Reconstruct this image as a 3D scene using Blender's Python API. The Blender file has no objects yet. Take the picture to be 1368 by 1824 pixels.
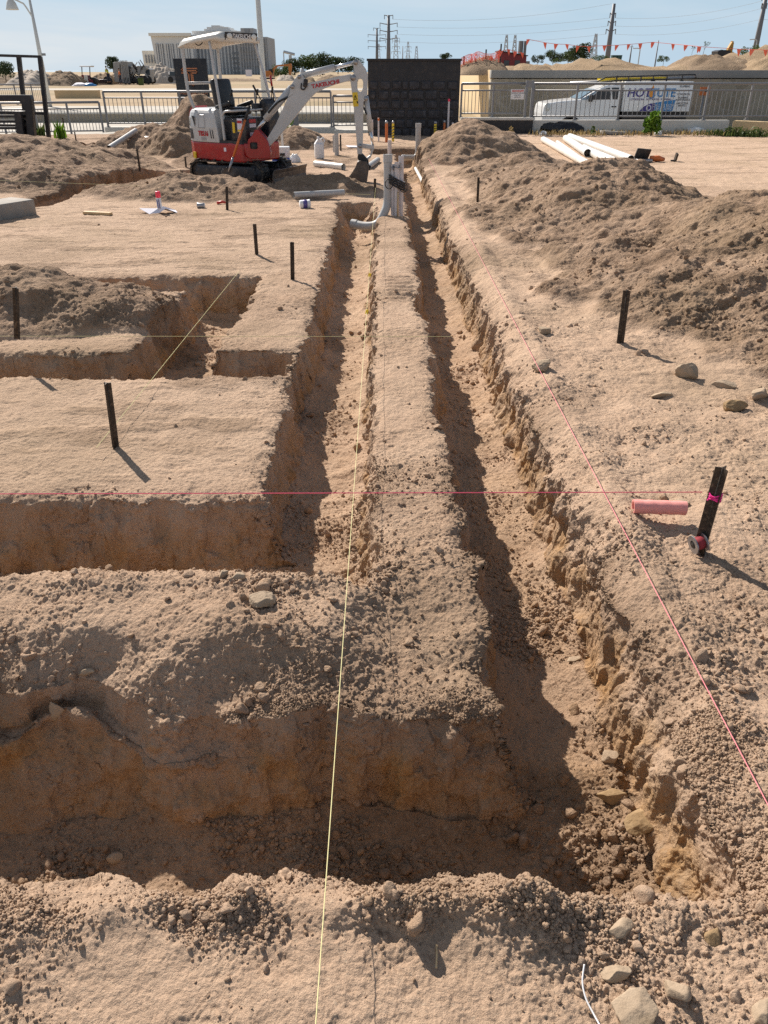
import bpy, bmesh, math, random
import numpy as np
from mathutils import Vector, Matrix, Euler
R=math.radians
F32=np.float32
rng=np.random.default_rng(7)
random.seed(7)
SC=bpy.context.scene
COL=SC.collection
CAM=np.array([0,0,1.7],F32); PITCH=R(29.9)

# ------------------------------------------------------------ noise
_perm=rng.permutation(256).astype(np.int32)
_g=rng.normal(size=(256,3)).astype(F32); _g/=np.linalg.norm(_g,axis=1)[:,None]
_rv=rng.random((256,4)).astype(F32)
def _h(ix,iy,iz): return _perm[(_perm[(_perm[ix&255]+iy)&255]+iz)&255]
def _pn3(P):
    i=np.floor(P).astype(np.int32); f=(P-i).astype(F32)
    u=f*f*f*(f*(f*6-15)+10); out=np.zeros(len(P),F32)
    for dx in (0,1):
        wx=u[:,0] if dx else 1-u[:,0]
        for dy in (0,1):
            wy=wx*(u[:,1] if dy else 1-u[:,1])
            for dz in (0,1):
                w=wy*(u[:,2] if dz else 1-u[:,2])
                g=_g[_h(i[:,0]+dx,i[:,1]+dy,i[:,2]+dz)]
                out+=w*(g[:,0]*(f[:,0]-dx)+g[:,1]*(f[:,1]-dy)+g[:,2]*(f[:,2]-dz))
    return out*1.6
def _chunk(fn,P,n=60000):
    return np.concatenate([fn(P[k:k+n]) for k in range(0,len(P),n)]) if len(P) else np.zeros(0,F32)
def pn(P,s,seed=0):
    """gradient noise of feature size s (2D or 3D points), about -1..1"""
    P=np.asarray(P,F32)
    if P.shape[1]==2: P=np.concatenate([P,np.zeros((len(P),1),F32)],1)
    return _chunk(_pn3,P/s+np.array([seed*17.3,seed*5.7+.37,seed*9.1+.61],F32))
def fbm(P,s,o=3,seed=0,g=.5):
    a=1;t=0;r=0
    for k in range(o):
        r=r+a*pn(P,s,seed+k*3); t+=a; a*=g; s*=.47
    return r/t
def clod(P,s,seed=0,fill=.75):
    """lumps of size ~s: height of random half-buried spheres (in units of s)"""
    def fn(Q):
        b=np.floor(Q-.5).astype(np.int32); out=np.zeros(len(Q),F32)
        for dx in (0,1):
            for dy in (0,1):
                for dz in (0,1):
                    c=b+np.array([dx,dy,dz],np.int32)
                    r=_rv[_h(c[:,0],c[:,1],c[:,2])]
                    d=Q-(c+.5+(r[:,:3]-.5)*.6)
                    rad=np.where(r[:,3]<fill,.2+.32*r[:,3],0)
                    out=np.maximum(out,rad*rad-(d*d).sum(1))
        return np.sqrt(out).astype(F32)
    P=np.asarray(P,F32)
    if P.shape[1]==2: P=np.concatenate([P,np.zeros((len(P),1),F32)],1)
    return _chunk(fn,P/s+np.array([seed*3.3,seed*7.1,seed*1.9],F32))
def sst(x,a,b):
    t=np.clip((x-a)/(b-a),0,1); return t*t*(3-2*t)
def box(x,y,x0,x1,y0,y1,s=.1):
    return sst(x,x0-s,x0+s)*(1-sst(x,x1-s,x1+s))*sst(y,y0-s,y0+s)*(1-sst(y,y1-s,y1+s))

# ------------------------------------------------------------ the site's surface
TRENCH=[ # x0,x1,y0,y1,depth,wall width
 (.37,.885,1.14,20.4,.46,.05),
 (-16,.885,1.165,1.80,.48,.05),
 (-.56,-.035,2.42,11.6,.37,.055),
 (-16,-.06,2.46,3.10,.42,.055),
 (-16,-.56,4.72,5.2,.42,.06),
 (-1.74,-1.12,4.8,7.5,.42,.06),
 (-16,-1.22,6.9,7.52,.40,.07),
 (-.62,-.1,11.0,12.3,.40,.12),
 (-.2,.9,19.6,21.2,.48,.08),
]
OBL=[ # oblique trenches: x,y start, end, half width, depth
 (-5.3,11.6,-4.35,15.6,.32,.40),
 (-4.5,15.3,-3.4,16.6,.32,.35),
 (-7.9,18.0,-5.6,23.2,.35,.40),
 (-5.6,22.8,-1.2,23.1,.3,.35),
]
MOUND=[ # x,y,rx,ry,h,rot,power
 (2.0,18.9,1.5,1.7,.80,0,1.0),          #0 cone
 (2.6,15.1,1.3,1.5,.46,.3,1.0),          #1 low hump behind the long heap
 (2.98,11.2,1.7,2.8,.70,-.22,1.0),       #2 long heap
 (3.8,7.5,2.0,3.0,.70,-.12,1.0),         #3 heap at the right edge
 (-7.3,16.6,2.7,3.2,.62,.3,1.0),          #4 left heap
 (-4.45,20.7,1.4,1.7,1.24,.2,1.0),       #5 heap behind the machine
 (-3.0,12.95,1.9,.75,.33,-.12,1.0),         #6 spoil before the machine
 (-2.8,6.22,1.2,.66,.36,0,1.0),          #7 spoil on the small pad
 (-2.3,21.6,1.1,.9,.52,0,1.0),            #8
 (-6.6,24.2,1.1,.8,.42,0,1.0),            #9
 (-1.05,13.35,1.1,.75,.26,.1,1.0),          #10
 (3.3,9.4,1.7,1.7,.46,0,1.0),              #11
 (2.5,13.3,1.2,1.5,.40,0,1.0),              #12
 (-6.0,14.4,1.3,1.1,.40,.4,1.0),           #13
 (-6.3,20.4,1.8,.9,.40,.1,1.0),            #14
 (-3.6,17.9,.9,.7,.30,0,1.0),              #15
]
def warp(x,y):
    p=np.stack([x,y],1)
    wx=.036*pn(p,.33,1)+.028*pn(p,.12,2)+.011*pn(p,.05,70)+.03*pn(p,1.1,8)
    wy=.036*pn(p,.33,3)+.028*pn(p,.12,4)+.011*pn(p,.05,71)+.03*pn(p,1.1,9)
    return x+wx+.006*(y-2),y+wy,p
def trench(x,y):
    """returns depth (<=0) and the signed distance to the nearest edge (positive inside)"""
    X,Y,p=warp(x,y)
    wn=.5+.5*pn(p,.5,6)
    z=np.zeros(len(x),F32); sdm=np.full(len(x),-9.,F32)
    # the cave-in in the wall of the nearest trench, the bite in the narrow bank
    cave=.12*np.exp(-((x+1.15)/.38)**4)*np.exp(-((y-1.9)/.4)**2)*(1+.5*pn(p,.25,90))
    for k,(x0,x1,y0,y1,D,w) in enumerate(TRENCH):
        yb=y1+(cave if k==1 else 0)
        xa=x0
        if k==0: xa=x0-.035*sst(y,2.4,2.9)*(1-sst(y,4.6,5.2))-.10*np.exp(-((y-6.45)/.45)**4)*sst(y,5.9,6.1)-.05*np.exp(-((y-9.2)/.3)**2)-.04*np.exp(-((y-4.3)/.25)**2)
        sd=np.minimum(np.minimum(X-xa,x1-X),np.minimum(Y-y0,yb-Y))
        ww=w*(.7+1.3*wn)*({1:1.5,3:1.4,4:1.3,6:1.3}.get(k,1))
        t=np.clip(sd/ww,0,1)
        prof=t**1.15 if k in (1,3,4,6) else t**.85
        prof=prof*(1-.16*np.exp(-np.clip(sd-ww,0,9)/.07)*(t>=1)-.16*(t<1)*t)
        z=np.minimum(z,-D*prof); sdm=np.maximum(sdm,sd)
    for (ax,ay,bx,by,hw,D) in OBL:
        dx,dy=bx-ax,by-ay; L=math.hypot(dx,dy); ux,uy=dx/L,dy/L
        s=(X-ax)*ux+(Y-ay)*uy; t_=np.abs((X-ax)*-uy+(Y-ay)*ux)
        sd=np.minimum(hw-t_,np.minimum(s,L-s))
        t=np.clip(sd/.11,0,1)
        z=np.minimum(z,-D*t); sdm=np.maximum(sdm,sd)
    return z,sdm,p
def mounds(x,y,p):
    n1=pn(p,.8,11); n2=pn(p,.3,12)
    H=[]
    for (cx,cy,rx,ry,h,ro,pw) in MOUND:
        c,s=math.cos(ro),math.sin(ro)
        u=((x-cx)*c+(y-cy)*s)/rx; v=(-(x-cx)*s+(y-cy)*c)/ry
        r=np.sqrt(u*u+v*v)+.16*n1+.09*n2
        r=np.sqrt(r*r+.035) -.187+.05     # rounded top
        H.append(h*np.clip(1-r,0,1)**pw)
    return np.stack(H)
def zones(x,y):
    """0..1 masks: smooth pads, right strip, front bank"""
    pad=np.maximum(box(x,y,-16,-.62,3.2,4.65,.08),box(x,y,-16,-.7,7.65,12.3,.1))
    pad=np.maximum(pad,box(x,y,2.2,16,13.5,26.4,.5))
    far=sst(y,12,16)
    return pad,far
def macro(x,y):
    x=x.astype(F32);y=y.astype(F32)
    z,sd,p=trench(x,y)
    pad,far=zones(x,y)
    out=1-sst(sd,-.02,.02)
    g=.016*pn(p,1.7,21)+.012*pn(p,.6,22)*(1-.6*pad)
    # nearest bank between the two front trenches, heaped along its middle
    g=g+.07*box(x,y,-16,-.1,1.95,2.4,.12)*(1+.5*pn(p,.4,23))-.05*box(x,y,-.1,.3,1.9,2.3,.15)
    g=g+.02*box(x,y,-16,-.2,2.3,2.55,.06)
    # spoil line along the right edge of the long trench and along the front edge
    e=.05+.045*pn(p,.45,24)
    g=g+e*np.exp(-((x-1.02)/.12)**2)*sst(y,.9,1.3)*(1-sst(y,12,16))
    g=g+(.006+np.clip(.014+.04*pn(p,.28,25)+.03*pn(p,.11,92),0,1)*np.exp(-((y-1.085)/.05)**2))*(1-sst(y,1.16,1.3))*(x<1.4)
    g=g+.06*np.exp(-((x-.30)/.11)**2-((y-1.06)/.09)**2)+.03*np.exp(-((x+.75)/.2)**2-((y-1.04)/.09)**2)
    g=g+.05*box(x,y,.9,1.6,-1,1.6,.3)*(1+pn(p,.35,26))
    # bumpy strip on the right, trodden
    st=box(x,y,1.0,3.2,1.2,16,.35)
    g=g+st*(.035*fbm(p,.45,2,27)+.02*np.abs(pn(p,.17,28)))
    # the whole lot falls a little towards the back left, rises to the fence on the right
    g=g-.03*sst(-x,4,12)*sst(y,14,24)
    # worn lip
    bk=.9*box(x,y,-16,.42,1.5,2.1,.12); rs=sst(x,.6,.85)*(1-sst(x,1.25,1.5))*sst(y,1.0,1.3)*(1-.5*sst(y,9,14))
    e=np.exp(np.clip(sd,-2,0)/(.03+.11*bk+.07*rs))
    lip=-(.035+.10*bk+.085*rs)*e*np.clip(.75+.55*pn(p,.25,29),.15,1.4)
    fl=.025*pn(p,.35,31)+.012*pn(p,.13,32)
    # cross ridges left by the bucket on the trench floor
    rid=.012*np.sin(y*21+3*pn(p,.5,33))*sst(pn(p,.9,34),-.2,.4)
    inn=sst(sd,.02,.09)
    fl=fl+rid
    fl=fl-.09*box(x,y,.3,.95,9.0,9.75,.06)-.05*box(x,y,.3,.95,10.4,10.9,.05)
    fl=fl+.05*sst(y,12,15)*(x>.2)
    M=mounds(x,y,p)
    fl=fl+.0
    # slumped soil below the cave-in, a cone in the corner of the left trench
    tal=np.clip(.36-.95*np.hypot((x+1.22)/1.7,(y-2.02))+.07*pn(p,.3,91),0,1)
    tal2=np.clip(.20-.6*np.hypot(x+.42,y-2.42),0,1)
    zz=z+np.where(sd>0,fl*inn,0)
    zz=np.where(sd>0,np.maximum(zz,z+np.maximum(tal*(y<2.3),tal2)*inn),zz)
    zz=zz+(g+lip)*np.where(sd>0,np.clip(1-inn,0,1),1)
    mm=M.max(0)*np.where(sd>0,np.clip(1-inn*.8,0,1),1)
    return zz+mm
def macro_full(x,y):
    return _chunk(lambda Q: macro(Q[:,0],Q[:,1]),np.stack([x,y],1).astype(F32),120000)

def view_weight(P):
    """edge-length factor: coarse outside a generous wedge before the camera"""
    d=P-CAM; r=np.linalg.norm(d,axis=1)+1e-6
    c,s=math.cos(PITCH),math.sin(PITCH)
    fwd=d[:,1]*c-d[:,2]*s; up=d[:,1]*s+d[:,2]*c
    fz=np.maximum(fwd,.05)
    out=(np.abs(d[:,0])/fz>.56)|(np.abs(up)/fz>.73)|(fwd<.05)
    far=(np.abs(d[:,0])/fz>.9)|(np.abs(up)/fz>1.1)|(fwd<.05)
    return r,np.where(far,6,np.where(out,2.2,1)).astype(F32)

QUAL=1.0
def refine(V,T,rounds=16):
    Z=macro_full(V[:,0],V[:,1])
    for it in range(rounds):
        P=np.concatenate([V,Z[:,None]],1)
        E=np.stack([T,np.roll(T,-1,1)],2).reshape(-1,2)
        E.sort(axis=1)
        key=E[:,0].astype(np.int64)*len(V)+E[:,1]
        uk,inv=np.unique(key,return_inverse=True)
        ua=uk//len(V); ub=uk%len(V)
        L=np.linalg.norm(P[ua]-P[ub],axis=1)
        r,w=view_weight((P[ua]+P[ub])*.5)
        thr=QUAL*.0021*np.maximum(r,.8)*(1+r/45)*w
        mark=L>thr
        inv=inv.reshape(-1,3)
        Lt=L[inv]; lo=Lt.argmax(1); le=inv[np.arange(len(T)),lo]
        while True:
            need=mark[inv].any(1)&~mark[le]
            if not need.any(): break
            mark[le[need]]=True
        if not mark.any(): break
        nid=np.full(len(uk),-1,np.int64); nm=int(mark.sum()); nid[mark]=len(V)+np.arange(nm)
        NV=(V[ua[mark]]+V[ub[mark]])*.5
        V=np.concatenate([V,NV]); Z=np.concatenate([Z,macro_full(NV[:,0],NV[:,1])])
        # rotate so that the longest edge is first
        ar=np.arange(len(T))
        t=np.stack([T[ar,(lo+k)%3] for k in range(3)],1)
        e=np.stack([inv[ar,(lo+k)%3] for k in range(3)],1)
        m=nid[e]
        keep=t[m[:,0]<0]
        s=m[:,0]>=0; t=t[s]; m=m[s]
        a,b,c=t[:,0],t[:,1],t[:,2]; m0,m1,m2=m[:,0],m[:,1],m[:,2]
        res=[keep]
        k=m1<0; res.append(np.stack([m0[k],b[k],c[k]],1))
        k=~k; res+= [np.stack([m0[k],b[k],m1[k]],1),np.stack([m0[k],m1[k],c[k]],1)]
        k=m2<0; res.append(np.stack([a[k],m0[k],c[k]],1))
        k=~k; res+= [np.stack([a[k],m0[k],m2[k]],1),np.stack([m2[k],m0[k],c[k]],1)]
        T=np.concatenate(res)
    return V,Z,T
def vnormals(P,T):
    n=np.cross(P[T[:,1]]-P[T[:,0]],P[T[:,2]]-P[T[:,0]])
    N=np.zeros_like(P)
    for k in range(3):
        for j in range(3): N[:,j]+=np.bincount(T[:,k],n[:,j],len(P))
    return (N/(np.linalg.norm(N,axis=1)[:,None]+1e-12)).astype(F32)
def np_mesh(name,P,T,mat,attrs={},smooth=True,parent=None):
    me=bpy.data.meshes.new(name)
    n=len(T); k=T.shape[1]
    me.vertices.add(len(P)); me.vertices.foreach_set('co',np.ascontiguousarray(P,F32).ravel())
    me.loops.add(n*k); me.loops.foreach_set('vertex_index',np.ascontiguousarray(T,np.int32).ravel())
    me.polygons.add(n)
    me.polygons.foreach_set('loop_start',np.arange(0,n*k,k,dtype=np.int32))
    me.polygons.foreach_set('loop_total',np.full(n,k,np.int32))
    me.polygons.foreach_set('use_smooth',np.full(n,smooth,bool))
    me.update(calc_edges=True)
    for an,a in attrs.items():
        at=me.attributes.new(an,'FLOAT','POINT'); at.data.foreach_set('value',np.ascontiguousarray(a,F32))
    if mat: me.materials.append(mat)
    o=bpy.data.objects.new(name,me); COL.objects.link(o)
    if parent: o.parent=parent
    return o
def build_ground():
    gx=np.arange(-16,16.01,.25); gy=np.arange(.1,26.36,.25)
    X,Y=np.meshgrid(gx,gy); V=np.stack([X.ravel(),Y.ravel()],1).astype(F32)
    nx=len(gx); i=(np.arange(len(gy)-1)[:,None]*nx+np.arange(nx-1)).ravel()
    T=np.concatenate([np.stack([i,i+1,i+nx+1],1),np.stack([i,i+nx+1,i+nx],1)])
    V,Z,T=refine(V,T)
    P=np.concatenate([V,Z[:,None]],1).astype(F32)
    x,y=V[:,0],V[:,1]
    def pm(Q): 
        z,sd,p=trench(Q[:,0],Q[:,1]); M=mounds(Q[:,0],Q[:,1],p)
        return np.concatenate([z[:,None],sd[:,None],M.T],1)
    A=np.concatenate([pm(V[k:k+120000]) for k in range(0,len(V),120000)])
    tz,sd,M=A[:,0],A[:,1],A[:,2:]
    pad,far=zones(x,y)
    mo=M.max(1)
    N=vnormals(P,T)
    wall=sst(1-N[:,2],.25,.6)
    dist=np.linalg.norm(P-CAM,axis=1)
    # rough = how broken the surface is
    patch=.5+.5*pn(V,.55,41)
    strip=box(x,y,.9,3.2,.5,16,.2)
    bank=box(x,y,-16,.35,1.7,2.5,.1)
    edge=np.exp(-np.abs(sd)/.07)
    lipz=np.exp(-np.clip(-sd,0,9)/.10)*(sd<0)
    rough=np.clip(.30+.5*(patch-.3)*(1-.6*pad)+.2*strip+.4*bank+.6*sst(mo,.01,.08)+.5*lipz-.1*pad,.12,1.25)
    rough=np.where(sd>.06,np.maximum(.55+.5*patch,.4*rough),rough)
    p2=sst(pn(V,.85,105)+.6*pn(V,.3,106),-.3,.5)
    rough=rough*(.72+.5*p2)
    front=(1-sst(y,.98,1.1))
    rough=rough*(1-.15*front*sst(patch,.35,.6)*(x<.45))+.75*np.exp(-((y-1.07)/.075)**2)*sst(pn(V,.22,109),-.35,.25)*(sd<0)
    # stage 1: chunky relief
    D=.022*fbm(P,.22,3,51)*(.5+.6*rough)+.020*wall*fbm(P*np.array([1,1,.6],F32),.09,3,52)-.03*wall*np.clip(.16-np.abs(pn(P,.19,72)),0,1)
    D+= .05*wall*np.clip(pn(P,.16,53)-.05,-.25,.4)
    hp=sst(mo,.01,.10)
    D+=hp*(.085*fbm(P,.5,3,85)-.075*np.clip(.2-np.abs(pn(P,.42,86)),0,1)+.022*fbm(P,.12,2,87)+.06*clod(P,.17,5,.4))
    D*=np.where((pad>.5)&(wall<.2),.55,1)
    P1=P+N*D[:,None]
    N1=vnormals(P1,T)
    # stage 2: clods, crumbs, grit
    cm=np.clip(rough*1.15-.28*(1-patch),0,1.2)*(1-.75*wall*sst(pn(P,.3,54),-.3,.2))
    wc=wall*sst(fbm(P1,.17,2,100)+.25*pn(P1,.06,101)-.9*np.clip(-tz-.22,0,1),-.22,.18)
    wc=wc*(1-.65*(x>.6)*sst(-tz,.12,.2))
    Pw=P1+.014*np.stack([pn(P1,.03,a_) for a_ in (93,94,95)],1)
    D=.045*clod(Pw,.06,1,.35)*np.clip(cm-.5,0,.7)
    D=np.maximum(D,.028*clod(Pw,.03,2,.5)*np.clip(cm-.25,0,.8))
    D=np.maximum(D,.040*wc*clod(Pw,.055,4,.7)); D=np.maximum(D,.024*wc*clod(Pw,.026,6,.8))
    D-=.020*wall*np.clip(.07-np.abs(fbm(P1,.15,2,102)),0,1)/.07*sst(pn(P1,.5,103),-.1,.3)*.5
    fine=dist<9
    d3=np.zeros(len(P),F32); d3[fine]=.017*clod(Pw[fine],.016,3,.65)
    D+=d3*np.clip(cm,0.12,.85)*(1-sst(dist,6,9))
    nf=dist<12
    D2=np.zeros(len(P),F32); D2[nf]=.0035*fbm(P1[nf],.02,2,55)+.0016*pn(P1[nf],.006,56)
    D+=D2*(.35+.8*rough)
    D+=.009*fbm(P1,.06,3,57)*(.25+rough)
    D-=.012*rough*np.clip(.10-np.abs(pn(P1,.08,73)),0,1)*4*(pn(P1,.4,74)>0)
    bl=.010*np.abs(pn(Pw,.05,80))+.009*np.abs(pn(Pw,.022,81))
    bl[nf]+=.005*np.abs(pn(P1[nf],.011,82))
    D+=bl*np.clip(.30+1.0*rough,0,1.5)*(1-.55*pad)*np.clip(.7+.9*pn(P,.4,84),.25,1.5)*(1-.75*wall*sst(-tz,.18,.26)*sst(pn(P,.35,83),-.35,.1))-.004
    # small holes and crumb pits in smooth ground
    D-=.010*np.clip(pn(P1,.045,58)-.42,0,1)*(1-.5*rough)
    sc=np.stack([P[:,0]*.9+P[:,1]*.45,(P[:,1]*.9-P[:,0]*.45)*.16,P[:,2]],1)
    D+=pad*(.003*pn(sc,.06,96)+.006*np.abs(pn(P1,.035,104))+.010*np.clip(pn(P1,.14,97),-.3,.6))*(sd<0)
    D-=.016*np.clip(pn(P1,.09,98)-.38,0,.5)*(sd<0)
    # vertical scoring by the bucket teeth on cut walls
    D+=wall*(.006*pn(P1*np.array([1,1,.10],F32),.022,59)+.012*pn(P1*np.array([1,1,.12],F32),.06,108))*sst(-tz,.05,.2)
    # track and boot prints
    tr=box(x,y,.02,.27,6.55,7.5,.03)*.014*np.sin(y*46+2*np.sin(x*9))
    tr+=box(x,y,3.6,5.6,12.4,14.4,.2)*.01*np.sin((x*.6+y)*26)*sst(pn(V,.5,60),-.1,.2)
    for (bx,by,an,L,W) in ((-1.15,2.13,.2,.14,.075),(-.38,.93,1.45,.17,.085),(.12,.98,.5,.18,.08),(1.35,2.0,.5,.22,.09)):
        c,s=math.cos(an),math.sin(an); u=(x-bx)*c+(y-by)*s; v=-(x-bx)*s+(y-by)*c
        m=box(u,v,-L/2,L/2,-W/2,W/2,.008)
        tr+=m*(-.004+.0022*((np.sin(u*230+9*np.sin(v*60))>0)))*sst(pn(V,.09,107),-.3,.3)
    D+=tr*(sd<-.02)
    P2=P1+N1*D[:,None]
    # colour drivers
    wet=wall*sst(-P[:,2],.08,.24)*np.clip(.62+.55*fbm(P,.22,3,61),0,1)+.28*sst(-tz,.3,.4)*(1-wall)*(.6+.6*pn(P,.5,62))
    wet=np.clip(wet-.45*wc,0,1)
    damp=sst(pn(V,1.6,64)+.5*pn(V,.5,65),.05,.5)
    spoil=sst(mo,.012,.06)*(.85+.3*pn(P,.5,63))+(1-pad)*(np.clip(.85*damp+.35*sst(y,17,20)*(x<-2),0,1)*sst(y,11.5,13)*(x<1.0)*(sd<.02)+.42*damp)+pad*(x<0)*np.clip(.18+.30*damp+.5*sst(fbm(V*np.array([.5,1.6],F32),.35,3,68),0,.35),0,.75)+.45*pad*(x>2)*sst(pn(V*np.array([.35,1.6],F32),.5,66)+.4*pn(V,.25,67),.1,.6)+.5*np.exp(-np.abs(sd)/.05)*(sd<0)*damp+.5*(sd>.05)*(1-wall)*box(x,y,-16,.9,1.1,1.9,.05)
    dry=np.clip(pad*.6+.35*front+.3*strip,0,1)
    fr=N1  # final
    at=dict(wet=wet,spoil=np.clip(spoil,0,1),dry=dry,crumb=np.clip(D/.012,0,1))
    # faces: each heap its own object
    fm=np.stack([M[T[:,k]].max(1) for k in range(3)]).min(0)
    fi=M[T[:,0]].argmax(1); fi=np.array([0,1,2,3,4,5,6,7,8,9,10,2,1,11,12,13])[fi]; lab=np.where(fm>.035,fi,-1)
    lab=np.where((sd[T[:,0]]>.0)&(lab!=5),-1,lab)
    return P2,T,at,lab,dict(sd=sd,rough=rough,cm=cm,mo=mo,N=N1,dist=dist,wall=wall,tz=tz)
# ------------------------------------------------------------ materials
class NT:
    def __init__(s,name):
        s.m=bpy.data.materials.new(name); s.m.use_nodes=True
        s.t=s.m.node_tree; s.N=s.t.nodes; s.L=s.t.links
        s.b=s.N['Principled BSDF']
    def n(s,ty,**kw):
        o=s.N.new(ty)
        for k,v in kw.items():
            if k.startswith('i_'): o.inputs[int(k[2:]) if k[2:].isdigit() else k[2:]].default_value=v
            else: setattr(o,k,v)
        return o
    def l(s,a,b): s.L.new(a,b)
    def math(s,op,a,b=None,clamp=False):
        o=s.n('ShaderNodeMath',operation=op,use_clamp=clamp)
        for i,v in enumerate((a,b)):
            if v is None: continue
            if isinstance(v,(int,float)): o.inputs[i].default_value=v
            else: s.l(v,o.inputs[i])
        return o.outputs[0]
    def mix(s,f,a,b,bt='MIX'):
        o=s.n('ShaderNodeMix',data_type='RGBA',blend_type=bt)
        for i,v in ((0,f),(6,a),(7,b)):
            if isinstance(v,(int,float)): o.inputs[i].default_value=v
            elif isinstance(v,tuple): o.inputs[i].default_value=(*v,1) if len(v)==3 else v
            else: s.l(v,o.inputs[i])
        return o.outputs[2]
    def noise(s,scale,detail=4,rough=.55,vec=None):
        o=s.n('ShaderNodeTexNoise'); o.inputs['Scale'].default_value=scale; o.inputs['Detail'].default_value=detail; o.inputs['Roughness'].default_value=rough
        if vec is not None: s.l(vec,o.inputs['Vector'])
        return o.outputs['Fac']
    def ramp(s,f,a,b):
        o=s.n('ShaderNodeMapRange'); o.inputs['From Min'].default_value=a; o.inputs['From Max'].default_value=b
        s.l(f,o.inputs['Value']); return o.outputs['Result']
    def attr(s,n):
        return s.n('ShaderNodeAttribute',attribute_name=n).outputs['Fac']
    def obj(s): return s.n('ShaderNodeTexCoord').outputs['Object']
    def base(s,c):
        i=s.b.inputs['Base Color']
        if isinstance(c,tuple): i.default_value=(*c,1)
        else: s.l(c,i)
    def bump(s,h,st=.3,d=.01):
        o=s.n('ShaderNodeBump'); o.inputs['Strength'].default_value=st; o.inputs['Distance'].default_value=d
        s.l(h,o.inputs['Height']); s.l(o.outputs['Normal'],s.b.inputs['Normal'])
    def p(s,**kw):
        for k,v in kw.items(): s.b.inputs[k.replace('_',' ')].default_value=v
def soil_mat():
    m=NT('sandy_soil'); v=m.obj()
    n1=m.noise(2.2,5,.6,v); n2=m.noise(22,5,.65,v); n3=m.noise(160,4,.6,v); n4=m.noise(.7,3,.5,v)
    top=m.mix(m.ramp(n1,.3,.7),(.42,.288,.198),(.54,.386,.272))
    dry=m.mix(m.ramp(n2,.3,.7),(.545,.39,.276),(.63,.462,.332))
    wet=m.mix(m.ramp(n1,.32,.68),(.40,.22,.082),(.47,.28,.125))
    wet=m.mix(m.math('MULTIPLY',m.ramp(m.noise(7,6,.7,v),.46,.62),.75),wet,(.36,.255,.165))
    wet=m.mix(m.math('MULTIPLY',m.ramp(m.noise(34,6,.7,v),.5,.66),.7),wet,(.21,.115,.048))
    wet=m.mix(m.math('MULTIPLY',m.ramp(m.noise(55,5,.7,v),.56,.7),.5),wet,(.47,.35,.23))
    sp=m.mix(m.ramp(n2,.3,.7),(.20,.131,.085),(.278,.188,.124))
    c=m.mix(m.attr('dry'),top,dry)
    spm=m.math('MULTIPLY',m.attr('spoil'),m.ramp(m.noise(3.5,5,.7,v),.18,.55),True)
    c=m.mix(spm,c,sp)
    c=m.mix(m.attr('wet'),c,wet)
    # grit: darker and paler grains
    c=m.mix(m.math('MULTIPLY',m.ramp(n3,.56,.72),.55),c,(.2,.14,.09))
    c=m.mix(m.math('MULTIPLY',m.ramp(m.noise(95,3,.6,v),.6,.74),.5),c,(.6,.49,.36))
    c=m.mix(m.math('MULTIPLY',m.ramp(n4,.48,.68),.42),c,(.30,.215,.135))
    m.base(c); m.p(Roughness=.95); m.b.inputs['Specular IOR Level'].default_value=.15
    h=m.math('ADD',m.math('MULTIPLY',m.noise(38,8,.72,v),2.2),m.math('MULTIPLY',m.noise(260,4,.6,v),.35))
    h=m.math('ADD',h,m.math('MULTIPLY',m.math('MULTIPLY',m.noise(11,6,.68,v),m.attr('spoil')),6.0))
    m.bump(h,.8,.011)
    return m.m
def stone_mat(name,a,b,fleck=.4):
    m=NT(name); v=m.obj()
    oi=m.n('ShaderNodeObjectInfo').outputs['Random']
    n=m.noise(26,6,.65,v)
    c=m.mix(m.ramp(n,.3,.7),a,b)
    c=m.mix(m.math('MULTIPLY',m.ramp(m.noise(8,4,.6,v),.52,.62),fleck),c,(.22,.15,.08))
    c=m.mix(m.math('MULTIPLY',m.ramp(m.noise(120,3,.6,v),.6,.72),.4),c,(.15,.11,.08))
    m.base(c); m.p(Roughness=.9); m.b.inputs['Specular IOR Level'].default_value=.2
    m.bump(m.noise(140,5,.7,v),.6,.004)
    return m.m
def plain(name,c,rough=.5,metal=0,var=.12,scale=6,dirt=None,bump=0,spec=None,coat=0):
    """paint, plastic, steel ...: a colour with slight cloudy variation, and dust settled in patches"""
    m=NT(name); v=m.obj()
    n=m.noise(scale,5,.6,v)
    d=tuple(x*(1-var) for x in c); e=tuple(min(1,x*(1+var)) for x in c)
    k=m.mix(m.ramp(n,.3,.7),d,e)
    if dirt:
        k=m.mix(m.math('MULTIPLY',m.ramp(m.noise(scale*1.7,6,.7,v),.5,.72),dirt),k,(.36,.27,.18))
    m.base(k); m.p(Roughness=rough,Metallic=metal)
    if spec is not None: m.b.inputs['Specular IOR Level'].default_value=spec
    if coat: m.b.inputs['Coat Weight'].default_value=coat
    if bump: m.bump(m.noise(scale*12,4,.6,v),.4,bump)
    return m.m
M={}
M['soil']=soil_mat()
M['stone']=stone_mat('pale_limestone',(.34,.255,.175),(.44,.34,.24))
M['brownstone']=stone_mat('brown_stone',(.23,.15,.075),(.36,.25,.14),.7)

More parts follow.
